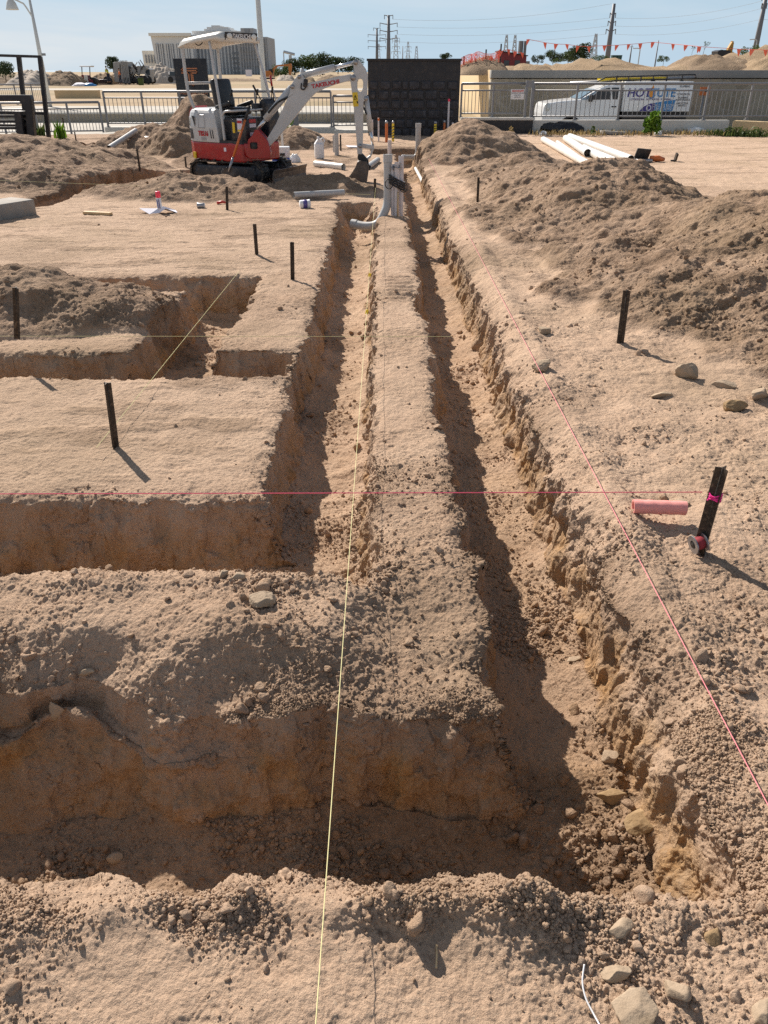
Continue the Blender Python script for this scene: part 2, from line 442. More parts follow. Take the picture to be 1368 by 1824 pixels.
# ------------------------------------------------------------ object helpers
def tag(o,label=None,cat=None,group=None,kind=None):
    if label: o['label']=label
    if cat: o['category']=cat
    if group: o['group']=group
    if kind: o['kind']=kind
    return o
def thing(name,label,cat,loc=(0,0,0),rz=0,group=None):
    o=bpy.data.objects.new(name,None); COL.objects.link(o); o.location=loc; o.rotation_euler=(0,0,rz)
    o.empty_display_size=.1
    return tag(o,label,cat,group)
def copy_tree(o,parent=None):
    c=o.copy(); COL.objects.link(c)
    if parent: c.parent=parent
    for ch in list(o.children): copy_tree(ch,c)
    return c
class MB:
    """collects shapes into one bmesh; materials by index"""
    def __init__(s): s.b=bmesh.new(); s.mats=[]
    def _mi(s,m):
        if m not in s.mats: s.mats.append(m)
        return s.mats.index(m)
    def add(s,verts,faces,mat,smooth=False):
        mi=s._mi(mat); vs=[s.b.verts.new(v) for v in verts]
        for f in faces:
            try:
                q=s.b.faces.new([vs[i] for i in f]); q.material_index=mi; q.smooth=smooth
            except ValueError: pass
        return s
    def box(s,c,d,mat,rot=None,bev=0):
        t=bmesh.new(); bmesh.ops.create_cube(t,size=1)
        bmesh.ops.scale(t,vec=d,verts=t.verts)
        if bev: bmesh.ops.bevel(t,geom=t.edges[:],offset=bev,segments=2,profile=.6,affect='EDGES')
        if rot is not None: bmesh.ops.rotate(t,matrix=rot if isinstance(rot,Matrix) else Euler(rot).to_matrix(),verts=t.verts)
        bmesh.ops.translate(t,vec=c,verts=t.verts)
        return s.join(t,mat,bev>0)
    def join(s,t,mat,smooth=False):
        t.verts.index_update()
        s.add([v.co.copy() for v in t.verts],[[v.index for v in f.verts] for f in t.faces],mat,smooth); t.free(); return s
    def tube(s,pts,r,mat,seg=10,caps=True,r2=None):
        pts=[Vector(p) for p in pts]; n=len(pts); ring=[]
        rs=r if isinstance(r,(list,tuple)) else [r+(((r2 if r2 is not None else r)-r)*i/(n-1)) for i in range(n)]
        up=None; V=[]
        for i,p in enumerate(pts):
            d=(pts[min(i+1,n-1)]-pts[max(i-1,0)]).normalized()
            if up is None:
                up=Vector((0,0,1)) if abs(d.z)<.9 else Vector((1,0,0))
            a=(up-d*up.dot(d)).normalized(); b=d.cross(a); up=a
            for k in range(seg):
                an=2*math.pi*k/seg; V.append(p+(a*math.cos(an)+b*math.sin(an))*rs[i])
        F=[(i*seg+k,i*seg+(k+1)%seg,(i+1)*seg+(k+1)%seg,(i+1)*seg+k) for i in range(n-1) for k in range(seg)]
        if caps: F+= [tuple(range(seg-1,-1,-1)),tuple(range((n-1)*seg,n*seg))]
        return s.add(V,F,mat,True if seg>6 else False)
    def pipe(s,pts,r,th,mat,seg=20):
        """a hollow pipe: outer skin, bore and rims"""
        s.tube(pts,r,mat,seg,False)
        s.tube(pts,r-th,mat,seg,False)
        for a,b in ((0,1),(-1,-2)):
            p=Vector(pts[a]); d=(p-Vector(pts[b])).normalized()
            up=Vector((0,0,1)) if abs(d.z)<.9 else Vector((1,0,0))
            u=(up-d*up.dot(d)).normalized(); w=d.cross(u); V=[]
            for rr in (r,r-th):
                for k in range(seg):
                    an=2*math.pi*k/seg; V.append(p+d*.0005+(u*math.cos(an)+w*math.sin(an))*rr)
            s.add(V,[(k,(k+1)%seg,seg+(k+1)%seg,seg+k) for k in range(seg)],mat)
        return s
    def prism(s,poly,axis,a,b,mat,smooth=False):
        """poly: 2D outline; extruded along axis ('x','y','z') from a to b"""
        n=len(poly); 
        def P(u,v,w): return {'x':(w,u,v),'y':(u,w,v),'z':(u,v,w)}[axis]
        V=[P(u,v,a) for u,v in poly]+[P(u,v,b) for u,v in poly]
        F=[(i,(i+1)%n,n+(i+1)%n,n+i) for i in range(n)]
        t=bmesh.new(); vs=[t.verts.new(v) for v in V]
        for f in F: t.faces.new([vs[i] for i in f]).smooth=smooth
        t.faces.new(vs[:n][::-1]); t.faces.new(vs[n:])
        bmesh.ops.recalc_face_normals(t,faces=t.faces[:])
        return s.join(t,mat)
    def lathe(s,prof,c,mat,seg=20,axis='z'):
        V=[];n=len(prof)
        for r,z in prof:
            for k in range(seg):
                an=2*math.pi*k/seg; u,v=r*math.cos(an),r*math.sin(an)
                q={'z':(u,v,z),'x':(z,u,v),'y':(u,z,v)}[axis]
                V.append((q[0]+c[0],q[1]+c[1],q[2]+c[2]))
        F=[(i*seg+k,i*seg+(k+1)%seg,(i+1)*seg+(k+1)%seg,(i+1)*seg+k) for i in range(n-1) for k in range(seg)]
        F+=[tuple(range(seg-1,-1,-1)),tuple(range((n-1)*seg,n*seg))]
        return s.add(V,F,mat,True)
    def done(s,name,parent=None,loc=None,bevel=0,rot=None,auto=True):
        bmesh.ops.recalc_face_normals(s.b,faces=s.b.faces[:])
        me=bpy.data.meshes.new(name); s.b.to_mesh(me); s.b.free()
        for m in s.mats: me.materials.append(m)
        o=bpy.data.objects.new(name,me); COL.objects.link(o)
        if parent: o.parent=parent
        if loc: o.location=loc
        if rot: o.rotation_euler=rot
        if bevel:
            b=o.modifiers.new('b','BEVEL'); b.width=bevel; b.segments=2; b.limit_method='ANGLE'; b.angle_limit=R(40)
        return o
def text_mesh(txt,size,depth,mat,name,parent,loc,rot,sx=1,shear=0,align='CENTER',bold=0):
    c=bpy.data.curves.new(name,'FONT'); c.body=txt; c.size=size; c.extrude=depth; c.align_x=align; c.align_y='CENTER'; c.shear=shear; c.offset=bold; c.resolution_u=3
    o=bpy.data.objects.new(name,c); COL.objects.link(o)
    dg=bpy.context.evaluated_depsgraph_get(); dg.update()
    me=bpy.data.meshes.new_from_object(o.evaluated_get(dg)); bpy.data.objects.remove(o); bpy.data.curves.remove(c)
    me.materials.clear(); me.materials.append(mat); me.name=name
    q=bpy.data.objects.new(name,me); COL.objects.link(q); q.parent=parent; q.location=loc; q.rotation_euler=rot; q.scale=(sx,1,1)
    return q
def ico(sub):
    t=bmesh.new(); bmesh.ops.create_icosphere(t,subdivisions=sub,radius=1); t.verts.index_update()
    V=np.array([v.co[:] for v in t.verts],F32); T=np.array([[v.index for v in f.verts] for f in t.faces],np.int32); t.free()
    return V,T
def rock_shape(sub,seed,facets=9,rough=.10):
    V,T=ico(sub); r=np.random.default_rng(seed); V=V.copy()
    for k in range(facets):
        n=r.normal(size=3).astype(F32); n/=np.linalg.norm(n); d=r.uniform(.45,.85)
        q=V@n; over=np.clip(q-d,0,9); V-=over[:,None]*n*.92
    V*=(1+rough*fbm(V+seed,.7,3,seed%9)+.06*fbm(V+seed,.22,3,3))[:,None]
    V*=np.array([1,r.uniform(.7,.95),r.uniform(.55,.8)],F32)
    return V,T
# ------------------------------------------------------------ ground, heaps, loose clods, stones
P,T,AT,LAB,EX=build_ground()
HEAP={0:('dirt_mound','tall pointed heap of dug soil beside the far end of the long trench'),
 1:('dirt_mound','low soil hump between the pointed heap and the long heap'),
 2:('dirt_mound','long lumpy heap of brown soil in front of the white pipes'),
 3:('dirt_mound','broad soil heap running out of the right edge, with stones at its foot'),
 4:('dirt_mound','large brown soil heap at the left edge under the black steel frame'),
 5:('dirt_mound','steep dark soil heap behind the mini excavator'),
 6:('dirt_mound','low tumbled spoil bank in front of the excavator tracks'),
 7:('dirt_mound','dark broken soil piled on the small pad between the cross trenches'),
 8:('dirt_mound','small soil heap behind the boom of the excavator'),
 9:('dirt_mound','small dark soil heap near the left fence'),
 11:('dirt_mound','small brown soil heap between the left heap and the grey footing'),
 12:('dirt_mound','long dark soil bank between the left heap and the left fence'),
 13:('dirt_mound','small soil heap just left of the excavator tracks'),
 10:('dirt_mound','low spoil between the dozer blade and the long grey pipe')}
def sub_mesh(name,sel):
    t=T[sel]; u,inv=np.unique(t,return_inverse=True)
    return np_mesh(name,P[u],inv.reshape(-1,3),M['soil'],{k:v[u] for k,v in AT.items()})
g=sub_mesh('ground',LAB<0); tag(g,kind='structure')
for k,(nm,lb) in HEAP.items():
    if (LAB==k).sum()>50:
        o=sub_mesh(nm,LAB==k); tag(o,lb,'dirt mound','heaps of dug soil')
def ground_z(x,y):
    """height of the finished surface under a point"""
    d=(P[:,0]-x)**2+(P[:,1]-y)**2
    k=np.argpartition(d,6)[:6]
    return float(P[k,2].mean())
def scatter():
    # area-weighted samples of the surface
    a=P[T[:,0]];b=P[T[:,1]];c=P[T[:,2]]
    ar=np.linalg.norm(np.cross(b-a,c-a),axis=1)*.5
    i0=T[:,0]
    dist=EX['dist'][i0]; cm=EX['cm'][i0]; wall=EX['wall'][i0]; sd=EX['sd'][i0]; mo=EX['mo'][i0]
    _,vw=view_weight(a)
    dens=np.clip(cm-.1,.02,1.1)**2.2*np.clip(.5+1.3*pn(a,.35,75),.06,1.6)*(1-.93*sst(wall,.3,.7))*(vw<3)
    dens=dens*np.where(sd>.05,2.0,1)*np.where((wall>.4)&(sd>0),.6,1)
    dens=dens*np.where((sd>.05)&(a[:,1]<1.9)&(a[:,0]<.3),3.5,1)
    verts=[];tris=[];att=[];off=0
    shapes0=[rock_shape(1,s,6,.2) for s in range(8)]
    shapes1=[rock_shape(3,s+50,7,.22) for s in range(8)]
    W=AT
    for (n,rmin,rmax,dmax,shp,pw) in ((60000,.0016,.0065,2.6,shapes0,2.2),(34000,.003,.011,5,shapes0,2.4),(2400,.008,.020,7,shapes1,2.8),(2600,.010,.032,16,shapes1,2.8)):
        w=dens*ar*(dist<dmax)*np.where(dist<dmax*.5,1,.5)/np.maximum(dist,1)**1.0
        cdf=np.cumsum(w); k=np.searchsorted(cdf,rng.random(n)*cdf[-1]); k=np.clip(k,0,len(T)-1)
        u=rng.random((n,2)).astype(F32); s=u.sum(1)>1; u[s]=1-u[s]
        pos=a[k]+(b[k]-a[k])*u[:,:1]+(c[k]-a[k])*u[:,1:]
        r=rmin+(rmax-rmin)*rng.random(n)**(pw*1.5)
        for j in range(8):
            sel=np.arange(n)%8==j; m=int(sel.sum())
            V,F=shp[j]; q=rng.normal(size=(m,4)); q/=np.linalg.norm(q,axis=1)[:,None]
            w_,x_,y_,z_=q.T
            Rm=np.stack([1-2*(y_*y_+z_*z_),2*(x_*y_-z_*w_),2*(x_*z_+y_*w_),2*(x_*y_+z_*w_),1-2*(x_*x_+z_*z_),2*(y_*z_-x_*w_),2*(x_*z_-y_*w_),2*(y_*z_+x_*w_),1-2*(x_*x_+y_*y_)],1).reshape(-1,3,3)
            X=np.einsum('nij,vj->nvi',Rm,V)*r[sel][:,None,None]
            X=X+(pos[sel]+EX['N'][T[k[sel],0]]*(r[sel]*.25)[:,None])[:,None,:]
            verts.append(X.reshape(-1,3)); tris.append((F[None]+(np.arange(m)*len(V))[:,None,None]+off).reshape(-1,3)); off+=m*len(V)
            att.append({kk:np.repeat(np.clip(vv[T[k[sel],0]]*(.8 if kk=='wet' else 1)+(rng.normal(size=m)*.12),0,1),len(V)) for kk,vv in W.items()})
    return np.concatenate(verts),np.concatenate(tris),{k:np.concatenate([q[k] for q in att]) for k in W}
CV,CT,CA=scatter()
o=np_mesh('soil_clods',CV,CT,M['soil'],CA); tag(o,kind='stuff',label='loose crumbs and clods of dry soil strewn over the ground',cat='soil')
def rock(x,y,r,label,mat='stone',seed=0,name='rock',z=None,sink=.5,sc=(1,1,1),rz=0,group='stones lying on the soil',fac=9):
    V,F=rock_shape(5 if r>.04 else 4,seed+200,14,.10)
    V=V*(1+.025*fbm(V+seed,.1,3,5))[:,None]
    V=V*np.array(sc,F32)*r
    o=np_mesh(name,V,F,M[mat])
    zz=ground_z(x,y) if z is None else z
    o.location=(x,y,zz+(-V[:,2].min())*(1-sink)); o.rotation_euler=(random.uniform(-.15,.15),random.uniform(-.15,.15),rz)
    return tag(o,label,'rock',group)
ROCKS=[
 (.515,.865,.063,'largest pale stone, in the bottom right corner beside the white tube','stone',1,(1,1,.9),.3),
 (.50,.945,.032,'pale rounded stone half hidden behind the largest foreground stone','stone',2,(1.1,.9,.7),0),
 (.62,.905,.032,'round knobbly stone just right of the largest foreground stone','stone',4,(1,1,1),2),
 (.535,1.035,.032,'pale flat-faced stone on the near bank below the trench corner','stone',6,(1.2,.9,.8),.4),
 (.40,1.14,.033,'smooth pale stone perched on the near edge above the trench corner','stone',7,(1,1,.9),.2),
 (.74,1.02,.026,'dark lumpy clod right of the pale flat-faced stone','brownstone',9,(1,1,.9),1.2),
 (.84,.93,.028,'angular clod at the right edge near the bottom corner','stone',10,(1.2,.9,.9),.2),
 (.78,.86,.032,'broad lumpy clod in the bottom right corner','stone',11,(1.2,1,.7),.9),
 (-.43,2.16,.052,'big tan stone with a flat face beside its hole on the near bank','stone',12,(1.25,.8,.85),.5),
 (-.53,2.31,.026,'right one of two small pale stones at the back of the near bank','stone',13,(1,1,.9),0),
 (-.59,2.33,.025,'left one of two small pale stones at the back of the near bank','stone',14,(1,.9,1),1),
 (-1.08,1.88,.046,'pale oblong stone standing in the slumped soil of the cave-in','stone',15,(.8,.8,1.6),.2),
 (-1.0,1.97,.03,'rounded stone above the oblong one in the cave-in','stone',16,(1.1,.9,.8),0),
 (-.85,1.56,.028,'pale orange stone alone on the shaded trench floor','stone',17,(1,1,.9),.5),
 (.81,1.60,.062,'large brown stone on the trench floor at the right wall','brownstone',18,(1.3,.85,.85),.5),
 (.765,1.77,.05,'dark brown stone just behind the large brown one in the trench','brownstone',19,(1.2,.8,.8),.2),
 (.80,1.93,.038,'grey rounded stone behind the brown pair in the trench','stone',20,(1,1,.9),1),
 (.79,2.46,.035,'flat pale stone on the sunlit trench floor','stone',21,(1.3,.9,.6),.3),
 (1.93,4.65,.092,'large round stone in front of the broad heap','stone',22,(1,1,1),.3),
 (1.67,4.36,.065,'flat grey stone left of the large round one','stone',23,(1.35,.8,.5),.2),
 (2.11,4.52,.07,'pale rounded stone right of the large round one','stone',24,(1.2,.9,.8),0),
 (2.0,4.12,.08,'brown stone with an orange patch at the foot of the broad heap','brownstone',25,(1.25,.8,.9),.3),
 (2.22,4.3,.072,'pale slanting stone between the brown stone and the right edge','stone',26,(1.2,.8,.9),.8),
 (2.23,4.02,.062,'pale stone cut by the right edge below the slanting one','stone',27,(1,1,1),1.2),
 (1.19,5.62,.062,'grey stone on the lip of the trench left of the black stake','stone',28,(1.1,.9,.9),.2),
 (1.02,4.75,.07,'block of grey clod on the trench lip under the pink string','stone',29,(1.1,1,.9),.6),
 (1.33,3.0,.055,'flat slab of clod beside the pink foam tube','stone',30,(1.3,.9,.6),.6),
]
for i,(x,y,r,lb,mt,sd_,sc,rz) in enumerate(ROCKS): rock(x,y,r,lb,mt,sd_,sc=sc,rz=rz)
# ------------------------------------------------------------ on the site
FPX=1370.; _c,_s=math.cos(PITCH),math.sin(PITCH)
def at(px,py,z=0.):
    """photograph pixel -> point at height z"""
    u=(px-684)/FPX; v=(py-912)/FPX; d=(u,_c-v*_s,-_s-v*_c); t=(z-1.7)/d[2]
    return Vector((d[0]*t,d[1]*t,z))
def aty(px,py,Y):
    """photograph pixel -> point at distance Y"""
    u=(px-684)/FPX; v=(py-912)/FPX; d=(u,_c-v*_s,-_s-v*_c); t=Y/d[1]
    return Vector((d[0]*t,Y,1.7+d[2]*t))
M['blacksteel']=plain('rusty_black_steel',(.045,.033,.024),.6,.3,.4,30,dirt=.4,bump=.001)
M['pvc']=plain('white_pvc',(.74,.74,.70),.38,0,.04,4,dirt=.22)
M['pvcgrey']=plain('dusty_pvc',(.44,.44,.43),.45,0,.06,6,dirt=.4)
M['conduit']=plain('pale_conduit',(.62,.58,.58),.45,0,.05,6,dirt=.25)
M['orange']=plain('orange_plastic',(.60,.15,.03),.42,0,.08,8,dirt=.15)
M['yellow']=plain('yellow_plastic',(.85,.62,.03),.45,0,.08,8,dirt=.12)
M['black']=plain('black_rubber',(.015,.015,.017),.6,0,.3,12,dirt=.25)
M['pink']=plain('pink_foam',(.82,.33,.29),.75,0,.08,40,dirt=.15,bump=.003)
M['hotpink']=plain('hot_pink_tape',(.85,.03,.28),.5,0,.05,20)
M['redcap']=plain('fluorescent_cap',(.95,.06,.12),.4,0,.03,20)
M['strdark']=plain('dark_red_string',(.30,.03,.04),.8,0,.2,60)
M['strpink']=plain('pink_string',(.80,.22,.25),.7,0,.05,60)
M['strred']=plain('red_string',(.92,.13,.22),.7,0,.05,60)
M['stryel']=plain('yellow_string',(.74,.68,.34),.7,0,.05,60)
M['paper']=plain('white_paper',(.72,.70,.76),.7,0,.05,6)
M['white']=plain('white_plastic',(.74,.74,.74),.4,0,.04,6,dirt=.12)
M['blue']=plain('blue_plastic',(.03,.07,.35),.4,0,.06,6,dirt=.1)
M['purple']=plain('purple_label',(.10,.08,.28),.5,0,.06,6)
M['timber']=plain('pine_offcut',(.60,.42,.22),.7,0,.15,9,bump=.001)
M['concrete']=plain('grey_concrete',(.30,.275,.24),.85,0,.16,5,dirt=.55,bump=.004)
M['tin']=plain('dull_metal',(.35,.35,.36),.4,.7,.1,8,dirt=.2)
M['red']=plain('red_plastic',(.55,.03,.02),.4,0,.06,6)
# --- steel stakes: a star picket, three fins
def picket(base,top,label,w=.021,group='black steel stakes driven into the soil',tie=None):
    base=Vector(base); top=Vector(top); ax=(top-base); L=ax.length; q=ax.to_track_quat('Z','Y')
    m=MB(); t=.0045; r=random.uniform(0,6.28)
    for k in range(3):
        a=r+k*2.094; m.box(Vector((math.cos(a)*w/2,math.sin(a)*w/2,L/2-.06)),(w,t,L+.12),M['blacksteel'],Euler((0,0,a)).to_matrix())
        for h in range(int(L/.07)):       # punched holes along a fin show as small pale dots
            pass
    m.lathe([(.006,-.1),(.006,L)],(0,0,0),M['blacksteel'],6)
    o=m.done('stake',loc=base); o.rotation_mode='QUATERNION'; o.rotation_quaternion=q
    return tag(o,label,'stake',group)
def stk(px,py,tx,ty,label,lean=0,w=.021):
    b=at(px,py); z=ground_z(b.x,b.y); b=at(px,py,z); t=aty(tx,ty,b.y+lean); return picket(b,t,label,w)
stk(205,797,190,682,'black stake alone in the middle of the near sand pad, casting a long shadow')
stk(457,453,453,399,'left one of two black stakes on the pad beside the left long trench')
stk(521,498,520,431,'right one of two black stakes on the pad, nearest to the long trench')
stk(405,374,404,332,'black stake behind the pad, between the spray can and the white pail')
stk(1105,611,1117,517,'black stake in the open soil right of the long trench, in front of the heaps',w=.028)
stk(850,363,852,316,'black stake at the foot of the long heap, near the strapped white pipes')
big=stk(1246,984,1288,833,'black stake tied with pink string, with a string reel leaning on it',w=.028); big['group']='black steel stakes driven into the soil'
stk(668,362,668,318,'black stake holding the far end of the yellow string, left of the upright pipe')
stk(30,572,28,512,'black stake in the spoil on the small pad at the left edge')
stk(332,300,330,279,'short black stake behind the spoil bank left of the excavator tracks')
stk(248,293,244,265,'short black stake at the end of the grey pipe lying on the sand')
stk(136,251,133,235,'short black stake near the left fence, right of the green plants')
stk(117,243,111,209,'leaning black stake in front of the left fence, beside the green plants')
# --- string lines
def string(pts,mat,label,r=.0016,sag=.0):
    P_=[Vector(p) for p in pts]; L=[]
    for a,b in zip(P_,P_[1:]):
        for k in range(24): 
            t=k/24; L.append(a.lerp(b,t)+Vector((0,0,-sag*4*t*(1-t))))
    L.append(P_[-1]); m=MB(); m.tube(L,r,M[mat],5)
    return tag(m.done('string_line'),label,'string','builder string lines')
string([(-.125,12.15,.20),(-.127,.55,.16)],'stryel','pale yellow string running the whole length of the left trench to the camera',.0012)
string([(.93,20.2,.08),(.965,.9,.10)],'strpink','pink string along the right lip of the long trench',.0016)
string([(-3.2,2.74,.205),(1.29,2.745,.215)],'strred','red pink string stretched level across the picture to the tied stake',.0021)
string([(-3.4,5.23,.10),(.47,5.25,.09)],'stryel','thin yellow string crossing the left trench from the small pad',.0014)
string([(-1.36,7.4,.06),(-1.44,3.5,.06)],'stryel','yellow string slanting over the short cross trench to the near pad',.0016)
string([(-6.2,12.9,.22),(-.2,12.5,.06)],'stryel','faint yellow string across the far end of the sand pad',.0016)
for x,y,z,lb in ((-.121,6.68,.185,'far yellow tape tab tied on the long yellow string'),(-.124,5.55,.18,'near yellow tape tab tied on the long yellow string')):
    m=MB(); m.box((0,0,0),(.02,.006,.03),M['yellow'],(0,.3,.4)); tag(m.done('string_tab',loc=(x,y,z)),lb,'tape','yellow tape tabs')
# pink tie on the stake, string reel beside it
b=at(1246,984,ground_z(1.28,2.63)); t_=aty(1288,833,b.y); mid=b.lerp(t_,.68)
m=MB()
for k,dz in enumerate((-.012,-.004,.004,.011)):
    m.tube([mid+Vector((math.cos(a)*.024,math.sin(a)*.024,dz+.006*math.sin(a*2+k))) for a in np.linspace(0,6.28,13)],.0028,M['hotpink'],6,False)
m.tube([mid+Vector((-.02,-.02,0)),mid+Vector((-.035,-.03,.014)),mid+Vector((-.04,-.028,-.004))],.003,M['hotpink'],6)
tag(m.done('string_knot'),'hot pink string wound round the big stake by the pink foam tube','string knot')
root=thing('string_reel','white sided reel of red string leaning against the tied stake','string reel',(b.x-.022,b.y-.018,b.z+.055),0)
ax=Euler((0,R(-12),R(12)))
for nm,x in (('flange',-.022),('flange',.022)):
    m=MB(); 
    m.pipe([(x-.002,0,0),(x+.002,0,0)],.038,.020,M['tin'],24); q=m.done(nm,root,rot=ax)
m=MB(); m.lathe([(.027,-.018),(.027,.018)],(0,0,0),M['strdark'],20,'x'); m.done('string_winding',root,rot=ax)
m=MB(); m.lathe([(.024,-.0235),(.024,.0235)],(0,0,0),M['black'],20,'x'); m.done('hub',root,rot=ax)
# pink foam tube
gz=max(ground_z(1.0,2.9),ground_z(1.2,2.9)); p0=at(1128,902,gz+.03); p1=at(1221,905,gz+.03)
m=MB(); d=(p1-p0)
m.pipe([p0+d*k/14+Vector((0,0,.001*math.sin(k*1.7))) for k in range(15)],.030,.008,M['pink'],24)
tag(m.done('foam_tube'),'short salmon pink foam tube lying beside the long trench','foam tube')
# thin white tube in the foreground
pts=[(1037,1735),(1035,1760),(1042,1785),(1056,1810),(1072,1840)]
m=MB(); L=[]
for px,py in pts:
    q=at(px,py); q.z=ground_z(q.x,q.y)+.012; L.append(q)
L[0].z+=.02; L[1].z+=.01
def spline(L,n=8):
    out=[]
    for i in range(len(L)-1):
        p0=L[max(i-1,0)];p1=L[i];p2=L[i+1];p3=L[min(i+2,len(L)-1)]
        for k in range(n):
            t=k/n; out.append(.5*((2*p1)+(p2-p0)*t+(2*p0-5*p1+4*p2-p3)*t*t+(3*p1-p0-3*p2+p3)*t**3))
    out.append(L[-1]); return out
m.tube(spline(L),.0019,M['white'],10); tag(m.done('tube'),'thin white plastic tube curling out of the soil at the bottom edge','tube')
m=MB(); q=at(1137,1690); q.z=ground_z(q.x,q.y)+.004
m.tube([q+Vector((-.008,-.02,.0)),q+Vector((.006,.022,.006))],.0022,M['black'],7); tag(m.done('wire_offcut'),'short black wire offcut among the clods below the trench corner','wire')
q=at(777,1705); q.z=ground_z(q.x,q.y)+.004
m=MB(); m.tube([q+Vector((-.002,-.03,0)),q+Vector((.001,.0,.004)),q+Vector((.001,.028,.002))],.0022,M['timber'],6)
tag(m.done('twig'),'thin dry twig lying on the smooth sand of the near bank','twig')
q=at(1132,1295); 
m=MB(); z=ground_z(.95,1.5)


# --- pipes on the pads and in the trenches
def lying(a,b,r,mat,label,name='pvc_pipe',th=.004,group=None,zoff=0):
    a=Vector(a);b=Vector(b)
    m=MB(); m.pipe([a.lerp(b,k/6) for k in range(7)],r,th,M[mat],22)
    m.tube([a.lerp(b,.01),a.lerp(b,.02)],r-th-.001,M['black'],16)   # a short black plug across the bore, just inside one end
    return tag(m.done(name),label,'pipe',group)
G=lambda px,py,r: (lambda q: Vector((q.x,q.y,ground_z(q.x,q.y)+r*.9)))(at(px,py))
GP='white plastic pipes lying about the site'
lying(G(562,297,.06),G(612,303,.06),.062,'pvc','short fat white pipe in front of the white jerry can',group=GP)
lying(G(655,302,.05),G(673,288,.05),.055,'pvcgrey','stubby grey pipe right behind the excavator bucket',group=GP)
lying(G(524,358,.03)+Vector((0,0,.05)),G(613,353,.03)+Vector((0,0,.06)),.045,'pvcgrey','grey pipe lying across the spoil behind the white pail',group=GP)
lying(G(197,279,.05),G(247,268,.05)+Vector((0,0,.04)),.058,'pvcgrey','long grey pipe on the sand left of the excavator',group=GP)
a=at(737,306,-.34);b=at(757,337,-.30)
lying((.70,18.6,-.20),(.83,15.6,-.30),.035,'pvc','thin white pipe leaning in the far part of the long trench',group=GP)
GW='white pipes stacked on the sand at the right'
RP=[((968,247),(1062,299),.075,'leftmost white pipe of the loose stack, ending above the heap'),
    ((993,251),(1062,300),.045,'thin white pipe second from the left in the loose stack'),
    ((1008,245),(1047,271),.085,'short fat white pipe with a dark open mouth in the middle of the stack'),
    ((1040,262),(1114,300),.085,'long white pipe running down from the dark pipe mouth'),
    ((1015,242),(1124,282),.08,'farthest long white pipe of the loose stack'),
    ((1048,264),(1142,303),.06,'rightmost long white pipe, its end hidden by the heap')]
for i,(a,b,r,lb) in enumerate(RP):
    z=.0+r; q0=at(*a,z+.02); q1=at(*b,z+.02)
    q0.z=max(ground_z(q0.x,q0.y)+r,.0); q1.z=max(ground_z(q1.x,q1.y)*0+r,.0)
    lying(q1,q0,r,'pvc',lb,group=GW,th=.006)
# upright pipe with an elbow into the trench
def elbow_pipe(pts,r,mat,label,name='drain_pipe',collar=True):
    root=thing(name,label,'pipe',pts[0])
    o=Vector(pts[0]); m=MB(); L=[Vector(p)-o for p in pts]
    m.tube(spline(L,6),r,M[mat],22); m.done('pipe_run',root)
    m=MB(); 
    d=(L[-1]-L[-2]).normalized(); m.pipe([L[-1]-d*.09,L[-1]+d*.003],r+.007,.008,M[mat],22); m.done('socket',root)
    d=(L[1]-L[0]).normalized(); m=MB(); m.pipe([L[0],L[0]+d*.08],r+.007,.008,M[mat],22); m.done('socket',root)
    return root
elbow_pipe([(-.44,11.05,-.12),(-.24,10.95,-.135),(-.09,10.92,-.10),(.0,10.95,.03),(.045,11.0,.16),(.05,11.02,.36),(.05,11.03,.74)],.055,'pvcgrey','stout grey upright pipe with an elbow into the left trench')
elbow_pipe([(.42,19.9,-.10),(.62,19.95,-.10),(.74,19.97,-.095),(.79,20,-.02),(.80,20,.15),(.80,20,.36),(.80,20.0,.62)],.06,'pvcgrey','pale elbow pipe standing in the far end of the long trench')
# bundle of conduits strapped together
root=thing('conduit_bundle','three pale conduits standing strapped together beside the grey upright pipe','conduits',(.165,11.0,0))
for i,(dx,dy,h,r) in enumerate(((-.045,0,.63,.030),(.0,-.045,.66,.028),(.06,0,.73,.034))):
    m=MB(); z=ground_z(.165,11.0)-.05; m.pipe([(dx,dy,z),(dx,dy,z+h*.5),(dx,dy,z+h+.05)],r,.004,M['conduit'],18); m.done('conduit',root)
m=MB(); m.tube([(.02,-.078,-.02),(.02,-.078,.30)],.010,M['timber'],8); m.done('timber_strip',root)
m=MB()
for k in range(4):
    z=.36+.03*k; m.tube([(math.cos(a)*.105+.01,math.sin(a)*.085-.015,z-.05*math.cos(a)) for a in np.linspace(0,6.28,18)],.011,M['black'],8,False)
m.tube([(math.cos(a)*.05-.10,-.10+.02*math.sin(a*2),.40+.06*math.sin(a)) for a in np.linspace(0,6.28,16)],.006,M['black'],6,False)
m.tube([(math.cos(a)*.05+.09,-.11+.02*math.sin(a*2),.36+.06*math.sin(a)) for a in np.linspace(0,6.28,16)],.006,M['black'],6,False)
m.done('strap_coil',root)
m=MB()
for k in range(9):
    a=k*.7; m.box((math.cos(a)*.05,-.05+.02*math.sin(a),.60+.02*math.sin(k*2.3)),(.02,.008,.07),M['tin'],(a*.3,.4*math.sin(k),a))
m.done('crumpled_foil',root)
